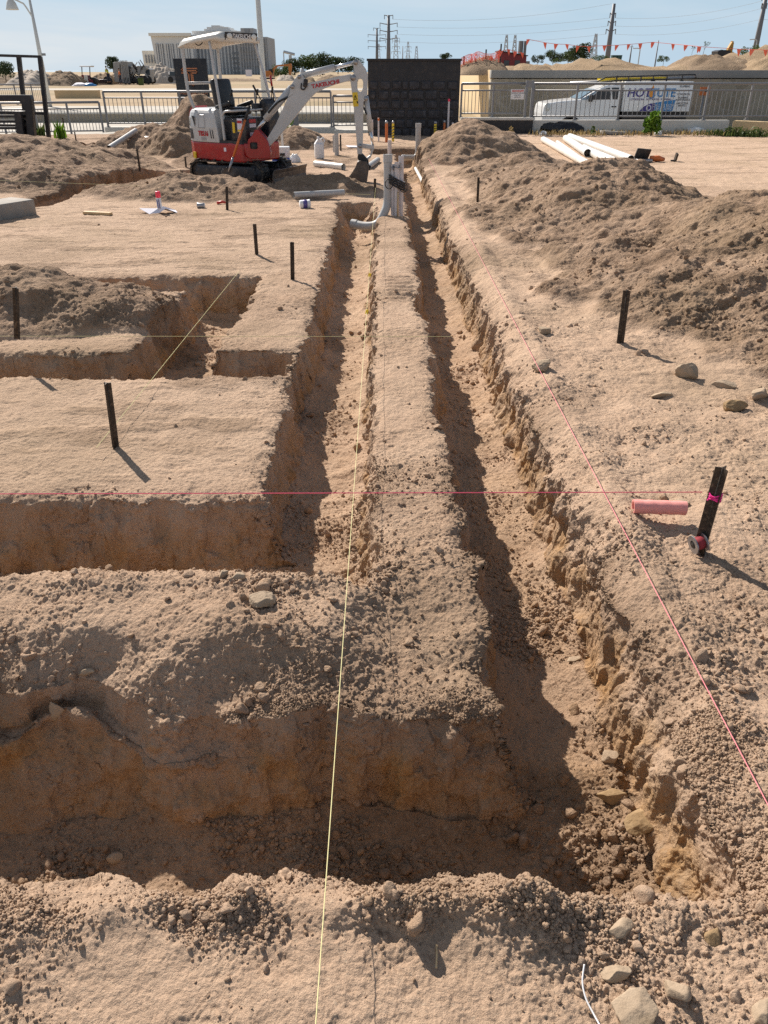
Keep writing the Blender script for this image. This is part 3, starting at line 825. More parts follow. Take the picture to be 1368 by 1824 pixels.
# conduits and marker pegs before the dark block wall
def peg(px,pb,pt,r,mat,label,tipm=None,band=None,name='marker_pipe'):
    b=at(px,pb)
    if b.y>25.05: b=aty(px,pb,25.05)
    b.z=ground_z(b.x,b.y); t=aty(px,pt,b.y)
    root=thing(name,label,'marker pipe',b,0,'pipes standing before the dark block wall')
    h=t.z-b.z; m=MB(); m.pipe([(0,0,-.1),(0,0,h*.5),(0,0,h)],r,.005,M[mat],14); m.done('pipe',root)
    if tipm: m=MB(); m.lathe([(r+.003,h-.04),(r+.003,h+.01),(r*.5,h+.03)],(0,0,0),M[tipm],12); m.done('cap',root)
    if band:
        m=MB()
        L=[((r+.002)*math.cos(a),(r+.002)*math.sin(a),h*.05+h*.8*a/34) for a in np.linspace(0,34,90)]
        m.tube(L,.010,M[band],6); m.done('wrapped_tape',root)
    return root
peg(663,252,213,.030,'conduit','white conduit nearest the dipper arm of the excavator')
peg(674.5,252,212,.022,'conduit','slim white conduit with a brown cap before the block wall','orange')
peg(688.5,254,217,.038,'orange','orange conduit, left of the wall middle, beside a striped one','tin')
peg(700,252,217,.030,'yellow','yellow and black striped conduit beside the left orange one','tin','black')
peg(694,275,250,.045,'conduit','short thick pale pipe in front of the orange conduit')
peg(775,245,218,.040,'yellow','yellow conduit before the right half of the block wall','tin','black')
peg(791,241,216,.032,'orange','orange conduit before the right half of the block wall','tin')
peg(797.5,241,178,.028,'conduit','tallest white conduit at the right end of the block wall','redcap')
peg(806,236,218,.028,'conduit','short white conduit half buried by the pointed heap')
peg(600,276,238,.05,'pvcgrey','stout pale pipe under the boom beside a thinner one')
peg(595,270,241,.025,'pvcgrey','thin pale pipe left of the stout one under the boom')
peg(607,268,240,.020,'black','thin black bar right of the stout pale pipe')
peg(504,272,236,.028,'pvc','slim white pipe behind the blue and white cooler')
# --- small things on the pads
q=at(283,378); z=ground_z(q.x,q.y)
pts=[(-.27,.02),(-.1,-.11),(.02,-.06),(.14,-.14),(.27,-.02),(.21,.10),(.05,.07),(-.1,.11)]
V=[(x,y,.02+.035*math.sin(x*14+y*5)+.02*math.sin(y*30)) for x,y in pts]+[(0,0,.05)]
m=MB(); m.add(V+[(a,b,c+.003) for a,b,c in V],[(i,(i+1)%8,8) for i in range(8)]+[(9+(i+1)%8,9+i,17) for i in range(8)]+[(i,(i+1)%8,9+(i+1)%8,9+i) for i in range(8)],M['paper'])
o=m.done('paper_plan',loc=(q.x,q.y,z+.01)); tag(o,'crumpled white paper plan under the pink capped spray can','paper')
root=thing('spray_can','white spray can with a bright pink cap standing on the paper','spray can',(q.x+.02,q.y,z+.05))
m=MB(); m.lathe([(.031,0),(.033,.008),(.033,.15),(.026,.165)],(0,0,0),M['white'],18); m.done('can_body',root)
m=MB(); m.lathe([(.034,.15),(.034,.225),(.030,.23)],(0,0,0),M['redcap'],18); m.done('cap',root)
m=MB(); m.tube([(-.012,-.034,.02),(-.018,-.034,.13)],.006,M['blue'],6); m.tube([(.012,-.034,.02),(.008,-.034,.13)],.006,M['purple'],6); m.done('label_stripes',root)
q=at(174,381); m=MB(); m.box((0,0,0),(.42,.07,.035),M['timber'],bev=.003); tag(m.done('timber_offcut',loc=(q.x,q.y,ground_z(q.x,q.y)+.018),rot=(0,0,-.28)),'pale timber offcut lying on the sand pad left of the paper','timber')
q=at(234,372); 
q=at(358,369); root=thing('paint_tin','small crushed grey tin on the sand right of the spray can','tin',(q.x,q.y,ground_z(q.x,q.y)+.03))
m=MB(); m.lathe([(.04,-.05),(.042,-.045),(.036,0),(.042,.045),(.04,.05)],(0,0,0),M['tin'],14,'x'); m.done('tin_body',root)
m=MB(); m.lathe([(.034,.05),(.034,.056)],(0,0,0),M['white'],14,'x'); m.done('lid',root)
q=at(396,363); m=MB(); m.tube([(-.08,0,.015),(0,.02,.03),(.06,0,.02)],[.02,.018,.012],M['red'],8); m.tube([(.06,0,.02),(.13,.0,.015)],.006,M['tin'],6); tag(m.done('hand_tool',loc=(q.x,q.y,ground_z(q.x,q.y))),'small red handled tool beside the stake behind the pad','tool')
q=at(543,371); root=thing('paint_pail','small white pail with a purple label at the end of the sand pad','pail',(q.x,q.y,ground_z(q.x,q.y)+.05),.3)
m=MB(); m.lathe([(.05,-.07),(.056,-.06),(.06,.06),(.063,.065),(.063,.075)],(0,0,0),M['white'],18,'x'); m.done('pail_body',root)
m=MB(); m.lathe([(.0575,-.03),(.0595,.03)],(0,0,0),M['purple'],18,'x'); m.done('label_band',root)
q=at(569,282); root=thing('jerry_can','white jerry can with a handle standing behind the fat white pipe','jerry can',(q.x,q.y,ground_z(q.x,q.y)),.3)
m=MB(); m.box((0,0,.16),(.20,.15,.32),M['white'],bev=.03); m.prism([(-.1,.30),(.1,.30),(.05,.40),(-.02,.40)],'y',-.05,.05,M['white']); m.done('can_body',root)
m=MB(); m.tube([(.03,0,.38),(.10,0,.42),(.13,0,.36),(.10,0,.28)],.016,M['white'],8); m.done('handle',root)
m=MB(); m.lathe([(.028,.40),(.028,.44)],(-.01,0,0),M['white'],12); m.done('cap',root)
q=at(501,292); root=thing('cooler_box','white and blue cooler box behind the excavator tracks','cooler',(q.x,q.y,ground_z(q.x,q.y)),.1)
m=MB(); m.box((0,0,.07),(.36,.24,.14),M['blue'],bev=.012); m.done('tub',root)
m=MB(); m.box((0,.02,.24),(.38,.26,.20),M['white'],bev=.015); m.done('lid',root)
m=MB(); m.box((0,-.118,.20),(.2,.01,.05),M['black']); m.done('handle',root)
m=MB(); m.box((.12,-.115,.22),(.05,.02,.09),M['paper'],(0,.3,.1)); m.done('label_patch',root)
def bag(name,px,py,s,mat,label,cat,seed,sc=(1,1,.7)):
    q=at(px,py); V,F=ico(4); V=V.copy(); V*=(1+.30*fbm(V*1.2+seed,.8,3,4)+.22*np.abs(pn(V+seed,.35,5)))[:,None]
    V*=np.array(sc,F32)*s; V[:,2]=np.maximum(V[:,2],-.25*s)
    o=np_mesh(name,V,F,M[mat]); o.location=(q.x,q.y,(ground_z(q.x,q.y) if q.y<26.2 else 0)+.2*s); return tag(o,label,cat)
M['bagwhite']=plain('white_bag',(.72,.72,.70),.45,0,.06,6,bump=.004)
M['bagblack']=plain('black_bag',(.012,.012,.014),.35,0,.2,6,bump=.004)
bag('plastic_bag',268,262,.22,'bagwhite','crumpled white bag caught on the soil heap behind the excavator','bag',3,(1.3,1,.75))
bag('plastic_bag',525,288,.11,'bagwhite','small white bag right of the cooler box','bag',7,(1,.8,1.1))
bag('plastic_bag',497,272,.07,'bagwhite','white scrap of bag between cooler and excavator','bag',9)
bag('rubbish_bag',1002,237,.42,'bagblack','black rubbish bag slumped against the pale kerb wall','bag',5,(1.6,.8,.55))
bag('plastic_scrap',968,240,.12,'bagwhite','white scrap beside the black rubbish bag','litter',11)
bag('plastic_scrap',1238,238,.22,'bagwhite','crumpled white sheet in the weeds near the kerb corner','litter',13,(1.2,.8,.6))
bag('plastic_scrap',1172,240,.12,'bagwhite','small white scrap right of the green bush','litter',15)
m=MB(); q=at(1092,240); m.box((0,0,.05),(.75,.3,.09),M['concrete'],(0,.05,.1),.01); tag(m.done('concrete_block',loc=(q.x,q.y,0)),'flat grey block lying before the kerb wall left of the bush','block')
q=at(628,262); m=MB(); m.box((0,0,.03),(.30,.22,.004),M['paper'],(.1,.05,.3)); tag(m.done('paper_sheet',loc=(q.x,q.y,ground_z(q.x,q.y)),),'sheet of white paper behind the excavator dipper','paper')
# tools on the sand at the right
q=at(1152,288); root=thing('power_tool','dark tool case with an orange grip lying on the sand right of the pipes','tool',(q.x,q.y,ground_z(q.x,q.y)),.1)
m=MB(); m.box((-.1,.05,.13),(.32,.04,.24),M['black'],(.35,.1,.1),.01); m.done('case_lid',root)
m=MB(); m.box((-.1,-.08,.03),(.30,.2,.05),M['tin'],(0,0,.1),.01); m.done('case_tray',root)
m=MB(); m.tube([(.05,-.02,.06),(.22,-.05,.06),(.36,-.04,.04)],[.05,.06,.035],M['orange'],12); m.done('grip',root)
q=at(1203,287); m=MB(); m.box((0,0,.08),(.04,.10,.17),M['blacksteel'],(.2,.1,0)); m.box((-.05,0,.02),(.10,.05,.03),M['black']); tag(m.done('steel_offcut',loc=(q.x,q.y,ground_z(q.x,q.y))),'small dark steel offcut standing alone on the sand','offcut')
# concrete footing at the left
a=at(-60,405);b=at(66,383);
root=None
m=MB(); d=(b-a); ang=math.atan2(d.y,d.x)
m.box((0,0,0),(d.length-.1,.45,.26),M['concrete'],bev=.012); tag(m.done('concrete_footing',loc=((a.x+b.x)/2-.20,(a.y+b.y)/2+.22,.06),rot=(0,0,ang)),'grey cast concrete footing at the left edge of the sand pad','footing')
# straw-like weeds on the spoil: blades
# ------------------------------------------------------------ the mini excavator
M['exgrey']=plain('light_grey_paint',(.50,.50,.49),.35,0,.05,4,dirt=.28,coat=.3)
M['exwhite']=plain('cream_canopy_paint',(.66,.64,.58),.38,0,.04,4,dirt=.15,coat=.2)
M['exred']=plain('red_machine_paint',(.37,.008,.008),.35,0,.08,4,dirt=.10,coat=.3)
M['exdark']=plain('dark_blue_black_steel',(.022,.024,.03),.5,.1,.25,8,dirt=.35)
M['rubber']=plain('track_rubber',(.022,.02,.018),.75,0,.3,14,dirt=.55,bump=.003)
M['bucket']=plain('worn_bucket_steel',(.10,.085,.075),.55,.4,.25,7,dirt=.45,bump=.002)
M['chrome']=plain('cylinder_rod',(.65,.65,.66),.18,.9,.03,4)
M['hose']=plain('hydraulic_hose',(.012,.012,.012),.45,0,.1,10)
M['lamp']=plain('lamp_glass',(.75,.73,.66),.15,0,.05,10)
M['txtred']=plain('red_lettering',(.45,.01,.02),.4,0,.03,10)
M['txtwhite']=plain('white_lettering',(.75,.74,.72),.4,0,.03,10)
M['stickerY']=plain('yellow_sticker',(.75,.52,.02),.4,0,.04,10)
M['seat']=plain('black_seat_vinyl',(.014,.014,.016),.42,0,.2,8)
EX0=Vector((-2.55,15.05,-.05))
TH=R(-24); HH=R(-32)
ex=thing('mini_excavator','red and light grey mini excavator with canopy, boom raised and bucket resting on the sand','excavator',EX0)
def ep(name,mb,rot=0,parent=None,**k):
    o=mb.done(name,parent or ex,rot=(0,0,rot),**k); return o
# undercarriage, +X forward
GA=.40
for s in (1,-1):
    y=s*GA
    def oval(L,h,n=10):
        pts=[]
        for k in range(n+1):
            a=-math.pi/2+math.pi*k/n; pts.append((L/2-h/2+h/2*math.cos(a),h/2+h/2*math.sin(a)))
        for k in range(n+1):
            a=math.pi/2+math.pi*k/n; pts.append((-L/2+h/2+h/2*math.cos(a),h/2+h/2*math.sin(a)))
        return pts
    L,h=1.52,.37
    m=MB(); ou=oval(L,h); inn=[(u*.955,.02+v*.90) for u,v in ou]; n=len(ou); V=[]
    for (pp,yy) in ((ou,-.115),(ou,.115),(inn,-.115),(inn,.115)): V+=[(u,yy+y,v) for u,v in pp]
    F=[]
    for i in range(n):
        j=(i+1)%n; F+=[(i,j,n+j,n+i),(2*n+i,3*n+i,3*n+j,2*n+j),(i,2*n+i,2*n+j,j),(n+i,n+j,3*n+j,3*n+i)]
    m.add(V,F,M['rubber'])
    per=[(Vector((ou[i][0],0,ou[i][1])),Vector((ou[(i+1)%n][0],0,ou[(i+1)%n][1]))) for i in range(n)]
    tot=sum((b-a).length for a,b in per); N=40; 
    for k in range(N):
        s_=tot*k/N
        for a,b in per:
            l=(b-a).length
            if s_<=l and l>0:
                p=a.lerp(b,s_/l); d=(b-a).normalized(); an=math.atan2(d.z,d.x)
                m.box((p.x+math.sin(an)*.012,y+(.03 if k%2 else -.03),p.z-math.cos(an)*.012),(.032,.17,.028),M['rubber'],Euler((0,-an,0)).to_matrix()); break
            s_-=l
    tr=ep('track',m,TH)
    m=MB(); m.box((0,y,.185),(1.20,.25,.24),M['exdark'],bev=.03)
    ep('track_frame',m,0,tr)
    for x,r in ((L/2-h/2-.0,.145),(-L/2+h/2,.15)):
        m=MB(); m.lathe([(r,-.09),(r+.01,-.05),(r+.01,.05),(r,.09)],(x,y,.185),M['exdark'],20,'y')
        m.lathe([(.06,-.12),(.06,.12)],(x,y,.185),M['exdark'],12,'y'); ep('sprocket',m,0,tr)
    m=MB()
    for x in (-.3,-.02,.26): m.lathe([(.055,-.10),(.055,.10)],(x,y,.075),M['exdark'],12,'y')
    ep('roller_set',m,0,tr)
m=MB(); m.box((0,0,.24),(.55,.62,.12),M['exdark'],bev=.02); m.lathe([(.27,.28),(.27,.36)],(0,0,0),M['exdark'],24); ep('slew_base',m,TH)
m=MB()
for s in (1,-1): m.prism([(.45,.14),(.95,.10),(1.0,.22),(.9,.26),(.45,.24)],'y',s*.20-.03,s*.20+.03,M['exdark'])
m.box((.70,0,.20),(.10,.44,.06),M['exdark']); bl=ep('blade_arm',m,TH)
m=MB(); pr=[(1.02,.0),(.985,.06),(.965,.14),(.975,.22),(1.01,.28),(1.035,.28),(1.005,.22),(.995,.14),(1.015,.06),(1.045,.0)]
m.prism(pr,'y',-.56,.56,M['bucket']); m.box((.96,0,.14),(.05,.5,.2),M['exdark']); ep('dozer_blade',m,TH,bevel=.006)
# house, +X forward; red lower shell with a round tail
TC=-.47
def plan(scale=1,front=.58,back=-.66,w=.50):
    pts=[(front,-w*.72),(front-.10,-w)]
    pts+=[(.0,-w)]
    for k in range(9):
        a=-math.pi/2-math.pi*k/8; pts.append((TC+.50*math.cos(a), w*math.sin(a)))
    pts+=[(.0,w),(front-.10,w),(front,w*.72)]
    return [(x*scale,y*scale) for x,y in pts]
pl=plan()
m=MB(); m.prism(pl,'z',.37,.66,M['exred']); body=ep('house_body',m,HH,bevel=.025)
m=MB(); m.prism([(x*1.0,y*.985) for x,y in plan(.99)],'z',.655,.70,M['exdark']); ep('floor_plate',m,HH)
# engine cover: round-shouldered grey hood, red counterweight spine at the tail
def hood(name,mat,sc,z0,z1,x1,par=None):
    m=MB(); rings=[]; 
    base=[(TC+.50*math.cos(a)*sc,.50*sc*math.sin(a)) for a in np.linspace(math.pi/2,3*math.pi/2,13)]
    base=[(x1,.50*sc)]+base+[(x1,-.50*sc)]
    lv=[(0,1),(.45,1),(.72,.975),(.88,.93),(.96,.86),(1,.76)]
    V=[];n=len(base)
    for t,k in lv:
        z=z0+(z1-z0)*t
        for i,(x,y) in enumerate(base):
            xx=x
            if i in (0,n-1): xx=x1-.16*max(0,t-.3)
            V.append((TC+(xx-TC)*(k if xx<TC else 1),y*k,z))
    F=[(i*n+j,i*n+(j+1)%n,(i+1)*n+(j+1)%n,(i+1)*n+j) for i in range(len(lv)-1) for j in range(n)]
    F+=[tuple(range(n-1,-1,-1)),tuple(range((len(lv)-1)*n,len(lv)*n))]
    m.add(V,F,mat,False); return ep(name,m,HH,par,bevel=.012)
hd=hood('engine_cover',M['exgrey'],1.0,.66,1.17,-.02)
m=MB(); 
for a0,a1 in ((math.pi*.86,math.pi*1.14),):
    V=[];n=9
    for z in (.40,.75,1.0,1.13,1.18):
        k=1.035 if z<1.05 else .96 if z<1.15 else .88
        for a in np.linspace(a0,a1,n): V.append((TC+.50*k*math.cos(a),.50*k*math.sin(a),z))
    m.add(V,[(i*n+j,i*n+j+1,(i+1)*n+j+1,(i+1)*n+j) for i in range(4) for j in range(n-1)],M['exred'],True)
o=ep('tail_strip',m,HH); sm=o.modifiers.new('s','SOLIDIFY'); sm.thickness=.03; sm.offset=0
# vents, door and lettering on the machine's right side (y=-.5, bulging tail)
def onside(a,z,off=.004): return (TC+(.50+off)*math.cos(a),(.50+off)*math.sin(a),z)
def sidepatch(name,poly,mat,par=hd,off=.006):
    """poly of (along,z) on the right side; along>0 is the flat part ahead of the tail curve, <0 runs round the tail"""
    m=MB(); V=[]
    for u,z in poly:
        if u>=0: V.append((TC+u,-.50-off,z))
        else: a=-math.pi/2+u/.50; V.append(onside(a,z,off))
    V2=[(x,y+.006 if True else y,z) for x,y,z in V]
    m.add(V,[tuple(range(len(V)))],mat); return m.done(name,par)
def rr(u0,u1,z0,z1,sl=0): return [(u0,z0),(u1,z0),(u1+sl,z1),(u0+sl,z1)]
sidepatch('vent',rr(-.30,-.17,.70,.86,-.03),M['black']); sidepatch('vent',rr(-.36,-.27,.90,1.04,.0),M['black'])
sidepatch('vent',[(-.16,1.06),(-.08,.88),(-.08,1.06)],M['black'])
for u in (.27,.32): sidepatch('vent_slot',[(u,.72),(u+.018,.72),(u+.0,.86),(u-.015,.86)],M['black'])
m=MB()
for (a,b) in (((.0,.88),(.15,.88)),((.15,.88),(.15,1.08)),((.15,1.08),(.0,1.08)),((.0,1.08),(.0,.88))):
    A=[]; 
    for u,z in (a,b): A.append((TC+u,-.503,z) if u>=0 else onside(-math.pi/2+u/.5,z))
    m.tube(A,.004,M['tin'],5)
m.done('filler_door',hd)
text_mesh('TB216',.105,.003,M['txtred'],'lettering',hd,(TC+.10,-.507,.79),(R(90),0,0),.82,bold=.003)
m=MB(); m.box((TC+.10,-.503,.71),(.11,.008,.05),M['tin']); m.done('rating_plate',hd)
m=MB(); m.box((TC-.18,-.475,.44),(.09,.02,.10),M['stickerY'],(0,0,R(-20))); m.done('reflector',body)
m=MB(); m.box((.10,-.503,.56),(.05,.008,.06),M['paper']); m.done('sticker',body)
# floor front: panel with stickers, seat, console, levers
m=MB(); m.box((.36,-.26,.86),(.34,.34,.36),M['exdark'],bev=.03); cons=ep('seat_base',m,HH)
m=MB(); m.box((.28,-.436,.90),(.05,.01,.16),M['stickerY']); m.done('sticker',cons)
m=MB(); m.box((.42,-.436,.94),(.11,.01,.20),M['paper']); m.box((.42,-.439,.99),(.10,.01,.04),M['txtred']); m.box((.42,-.439,.86),(.10,.01,.03),M['stickerY']); m.done('sticker',cons)
for z_,mt_ in ((.80,'paper'),(.93,'paper'),(1.0,'txtred')):
    m=MB(); m.box((.533,-.24,z_),(.008,.16,.055),M[mt_]); m.done('sticker',cons)
m=MB(); m.box((.05,0,.86),(.55,.62,.36),M['exdark'],bev=.03); ep('battery_box',m,HH)
m=MB(); m.box((-.08,.0,1.13),(.46,.46,.12),M['seat'],bev=.05); seat=ep('seat',m,HH)
m=MB(); m.box((-.30,.0,1.38),(.12,.44,.48),M['seat'],Euler((0,R(-10),0)).to_matrix(),.055); ep('seat_back',m,HH,bevel=0)
for s in (-1,1):
    m=MB(); m.box((-.05,s*.28,1.22),(.36,.07,.07),M['seat'],Euler((0,R(-14),0)).to_matrix(),.025); m.box((-.12,s*.29,1.10),(.10,.04,.26),M['exgrey'],Euler((0,R(-25),0)).to_matrix(),.015); ep('armrest',m,HH)
m=MB(); m.prism([(.40,.70),(.60,.70),(.62,1.0),(.58,1.25),(.50,1.33),(.42,1.28),(.44,1.0)],'y',.10,.40,M['exdark']); con=ep('control_console',m,HH,bevel=.02)
m=MB(); m.box((.42,.02,1.19),(.08,.18,.13),M['exdark'],bev=.02); m.done('display',con)
for (x,y,dx,dy,h,knob) in ((.46,.14,-.10,-.06,.22,'hose'),(.56,.34,-.04,.0,.34,'exred'),(.52,.30,.03,.02,.2,'hose')):
    m=MB(); m.tube([(x,y,1.26),(x+dx*.5,y+dy*.5,1.26+h*.55),(x+dx,y+dy,1.26+h)],.008,M['hose'],8); m.tube([(x+dx*.72,y+dy*.72,1.26+h*.72),(x+dx*1.2,y+dy*1.2,1.26+h*1.2)],.017,M[knob],10); m.done('lever',con)
for s in (-1,1):
    m=MB(); m.tube([(.12,s*.34,1.18),(.16,s*.34,1.30),(.20,s*.33,1.40)],.008,M['hose'],8); m.tube([(.19,s*.335,1.37),(.215,s*.33,1.46)],.02,M['hose'],10); ep('joystick',m,HH)
# canopy posts and roof
PO=M['exgrey']
RF=(-.60,.30)   # roof from-to along x
CX=-.18; ZU=.10
posts=[([(-.42,-.42,1.16),(-.50,-.43,1.36),(-.53,-.43,1.60),(-.53,-.43,2.06)],.028),([(-.42,.40,1.16),(-.50,.42,1.36),(-.53,.43,1.60),(-.53,.43,2.06)],.028),
       ([(.26,-.47,.70),(.24,-.47,1.10),(.17,-.46,1.60),(.11,-.45,2.06)],.024),([(.70,.42,.70),(.62,.42,1.10),(.50,.41,1.60),(.34,.40,2.06)],.024)]
posts=[([(x+CX,y,z+ZU*max(0,(z-1.1))/.96) for x,y,z in p_],r) for p_,r in posts]
cp=None
for pts,r in posts:
    m=MB(); m.tube(spline([Vector(p) for p in pts],5),r,PO,12); ep('canopy_post',m,HH)
m=MB(); m.tube([(-.52+CX,-.43,1.55),(-.52+CX,.43,1.55)],.022,PO,10); ep('rear_bar',m,HH)
m=MB(); m.tube(spline([Vector(p) for p in ((.05,-.47,1.02),(.12,-.46,1.13),(.30,-.40,1.15),(.46,.0,1.16),(.50,.42,1.17))],5),.018,PO,10); ep('front_rail',m,HH)
m=MB(); m.tube(spline([Vector(p) for p in ((.36,.44,1.58),(.42,.47,1.52),(.50,.47,1.25),(.52,.46,1.05),(.46,.43,1.02))],5),.011,PO,8); ep('grab_handle',m,HH)
prof=[(x_+CX+.06,z_+ZU) for x_,z_ in [(-.68,2.06),(-.67,2.13),(-.60,2.185),(-.2,2.20),(.20,2.205),(.31,2.19),(.35,2.10),(.34,2.04),(.30,2.055),(.15,2.085),(-.55,2.085),(-.62,2.05)]]
m=MB(); nY=9; V=[];n=len(prof)
for j in range(nY):
    t=j/(nY-1)*2-1; y=.49*t; e=max(0,abs(t)-.72)/.28
    for x,z in prof: V.append(((x+.15)*(1-.05*e*e)-.15,y,z-.055*e*e*(1 if z>2.2 else .0)-.09*(.25-x)))
F=[(j*n+i,j*n+(i+1)%n,(j+1)*n+(i+1)%n,(j+1)*n+i) for j in range(nY-1) for i in range(n)]+[tuple(range(n)),tuple(range((nY-1)*n,nY*n))]
m.add(V,F,M['exwhite'],True); roof=ep('canopy_roof',m,HH)
fr=Euler((0,R(10),0)).to_matrix()
m=MB(); m.box((.352+CX+.055,0,2.125+ZU),(.012,.80,.115),M['black'],fr,.004); lp=m.done('light_bar',roof)
for s in (-1,1):
    m=MB(); m.lathe([(.030,-.006),(.044,.0),(.046,.012),(.03,.018)],(0,0,0),M['lamp'],18,'x'); o=m.done('headlight',roof,loc=(.357+CX+.055,s*.30,2.125+ZU)); o.scale=(1,1.45,.95)
text_mesh('TAKEUCHI',.092,.003,M['txtwhite'],'lettering',roof,(.363+CX+.055,0,2.123+ZU),(R(90)-0,0,R(90)),1.0,bold=.002)
m=MB(); m.box((-.1+CX,.0,2.06+ZU),(.36,.4,.06),M['exwhite'],bev=.02); m.done('roof_liner',roof)
m=MB(); m.tube(spline([Vector(p) for p in ((-.2,-.42,2.19),(-.26,-.44,2.12),(-.34,-.44,2.1),(-.40,-.44,2.13))],5),.008,M['hose'],8); m.done('cable_loop',roof)
# boom, dipper, bucket: traced to real size in the plane of the boom
YB=14.42
def bp(x,y): 
    q=aty(440+x/5.7,90+y/5.7,YB); return (q.x-EX0.x,q.z-EX0.z)
def bprism(name,pts,half,mat,bev=.008,parent=None,holes=None,yo=0):
    y0=YB-EX0.y+yo; m=MB(); m.prism([bp(*p) for p in pts],'y',y0-half,y0+half,mat); return m.done(name,parent or ex,bevel=bev)
def bcyl(name,p,q,r,mat,parent=None,yo=0,seg=16):
    y0=YB-EX0.y+yo; a=bp(*p);b=bp(*q); m=MB(); m.tube([(a[0],y0,a[1]),(b[0],y0,b[1])],r,mat,seg); return m.done(name,parent or ex)
def bpin(name,p,r,half,mat,parent):
    y0=YB-EX0.y; a=bp(*p); m=MB(); m.lathe([(r,-half),(r,half)],(a[0],y0,a[1]),mat,14,'y'); return m.done(name,parent)
br=bprism('swing_bracket',[(60,860),(90,800),(125,800),(215,905),(235,960),(250,1030),(240,1090),(40,1095),(0,1060),(20,900)],.12,M['exred'],.012)
m=MB(); a=bp(80,960); m.box((a[0],YB-EX0.y-.122,a[1]),(.12,.012,.10),M['black'],None,.02); m.done('recess',br)
m=MB(); a=bp(20,1010); m.box((a[0]-.12,YB-EX0.y+.16,a[1]+.02),(.42,.30,.16),M['exred'],(0,0,R(-25)),.02); m.done('bracket_neck',br)
boom=bprism('boom',[(158,968),(185,930),(300,740),(400,520),(440,420),(452,350),(490,285),(535,238),(570,248),(600,330),(650,322),(780,300),(900,270),(1050,238),(1085,255),(1080,300),(1000,318),(900,345),(790,385),(700,430),(640,490),(560,590),(400,790),(240,965),(195,995)],.085,M['exgrey'])
text_mesh('TAKEUCHI',.080,.002,M['txtred'],'lettering',boom,(bp(800,335)[0],YB-EX0.y-.089,bp(790,340)[1]),(R(90),R(-9.5),0),1.2,bold=.003)
bpin('pin',(190,968),.035,.10,M['tin'],boom); bpin('pin',(465,365),.035,.11,M['tin'],boom); bpin('pin',(535,265),.03,.11,M['tin'],boom); bpin('pin',(1080,275),.04,.11,M['tin'],boom)
m=MB(); a=bp(600,330); m.box((a[0],YB-EX0.y-.10,a[1]+.0),(.07,.05,.12),M['black'],(0,.2,0),.02); m.done('work_lamp',boom)
m=MB(); a=bp(562,195); m.tube([(a[0],YB-EX0.y,a[1]-.12),(a[0],YB-EX0.y,a[1]+.02)],[.05,.03],M['exgrey'],10); m.done('hose_guide',boom)
c=bcyl('boom_cylinder',(185,700),(452,378),.055,M['exgrey'],yo=-.0); bcyl('cylinder_rod',(100,805),(195,690),.028,M['chrome'],c)
m=MB(); y0=YB-EX0.y-.07; L=[Vector((bp(*p)[0],y0,bp(*p)[1])) for p in ((220,630),(300,540),(360,500),(430,470),(470,440))]; m.tube(spline(L,5),.016,M['hose'],8); m.done('hose',boom)
m=MB(); y0=YB-EX0.y-.10; L=[Vector((bp(*p)[0],y0,bp(*p)[1])) for p in ((560,330),(555,380),(580,395),(605,360),(590,300))]; m.tube(spline(L,5),.010,M['hose'],8); m.done('hose',boom)
c=bcyl('dipper_cylinder',(548,255),(890,172),.05,M['exgrey'],yo=0); bcyl('cylinder_rod',(885,175),(1100,120),.030,M['chrome'],c)
# dipper with its long hole: built as an outline pulled round the slot
ou=[(1085,105),(1120,95),(1150,115),(1200,185),(1224,250),(1215,480),(1180,520),(1175,800),(1172,960),(1165,1045),(1125,1045),(1118,930),(1105,760),(1088,560),(1065,380),(1052,290),(1092,230),(1086,160)]
ho=[(1150,282),(1172,288),(1184,320),(1182,380),(1170,415),(1150,425),(1128,415),(1116,385),(1117,320),(1128,290)]
cv=bpy.data.curves.new('dipper','CURVE'); cv.dimensions='2D'; cv.fill_mode='BOTH'; cv.extrude=.075; cv.bevel_depth=.006
for lst in (ou,ho):
    sp=cv.splines.new('POLY'); sp.points.add(len(lst)-1); sp.use_cyclic_u=True
    for k,p in enumerate(lst): a=bp(*p); sp.points[k].co=(a[0],a[1],0,1)
tmp=bpy.data.objects.new('tmp',cv); COL.objects.link(tmp); dg=bpy.context.evaluated_depsgraph_get(); dg.update()
me=bpy.data.meshes.new_from_object(tmp.evaluated_get(dg)); bpy.data.objects.remove(tmp); bpy.data.curves.remove(cv)
me.materials.clear(); me.materials.append(M['exgrey'])
dip=bpy.data.objects.new('dipper_arm',me); COL.objects.link(dip); dip.parent=ex; dip.rotation_euler=(R(90),0,0); dip.location=(0,YB-EX0.y,0)
def onboom(name,parent,mb): 
    o=mb.done(name,ex); return o
m=MB(); a=bp(1102,495); y0=YB-EX0.y; m.box((a[0],y0-.083,a[1]),(.085,.006,.205),M['stickerY'],(0,R(-4),0)); stk_=m.done('warning_sticker',ex)
m=MB(); a=bp(1100,475); y0=YB-EX0.y-.088
for p,q in (((1086,495),(1116,492)),((1116,492),(1100,450)),((1100,450),(1086,495))):
    u=bp(*p);v=bp(*q); m.tube([(u[0],y0,u[1]),(v[0],y0,v[1])],.004,M['black'],5)
u=bp(1100,462);v=bp(1101,482); m.tube([(u[0],y0,u[1]),(v[0],y0,v[1])],.004,M['black'],5)
u=bp(1120,512);v=bp(1124,535); m.tube([(u[0],y0,u[1]),(v[0],y0,v[1])],.010,M['black'],5); m.done('warning_sign',stk_)
for p,r in (((1105,120),.04),((1078,275),.045),((1210,485),.035),((1150,965),.035)): bpin('pin',p,r,.095,M['tin'],ex)
c=bcyl('bucket_cylinder',(1205,470),(1255,815),.045,M['exgrey']); bcyl('cylinder_rod',(1250,800),(1278,965),.024,M['chrome'],c)
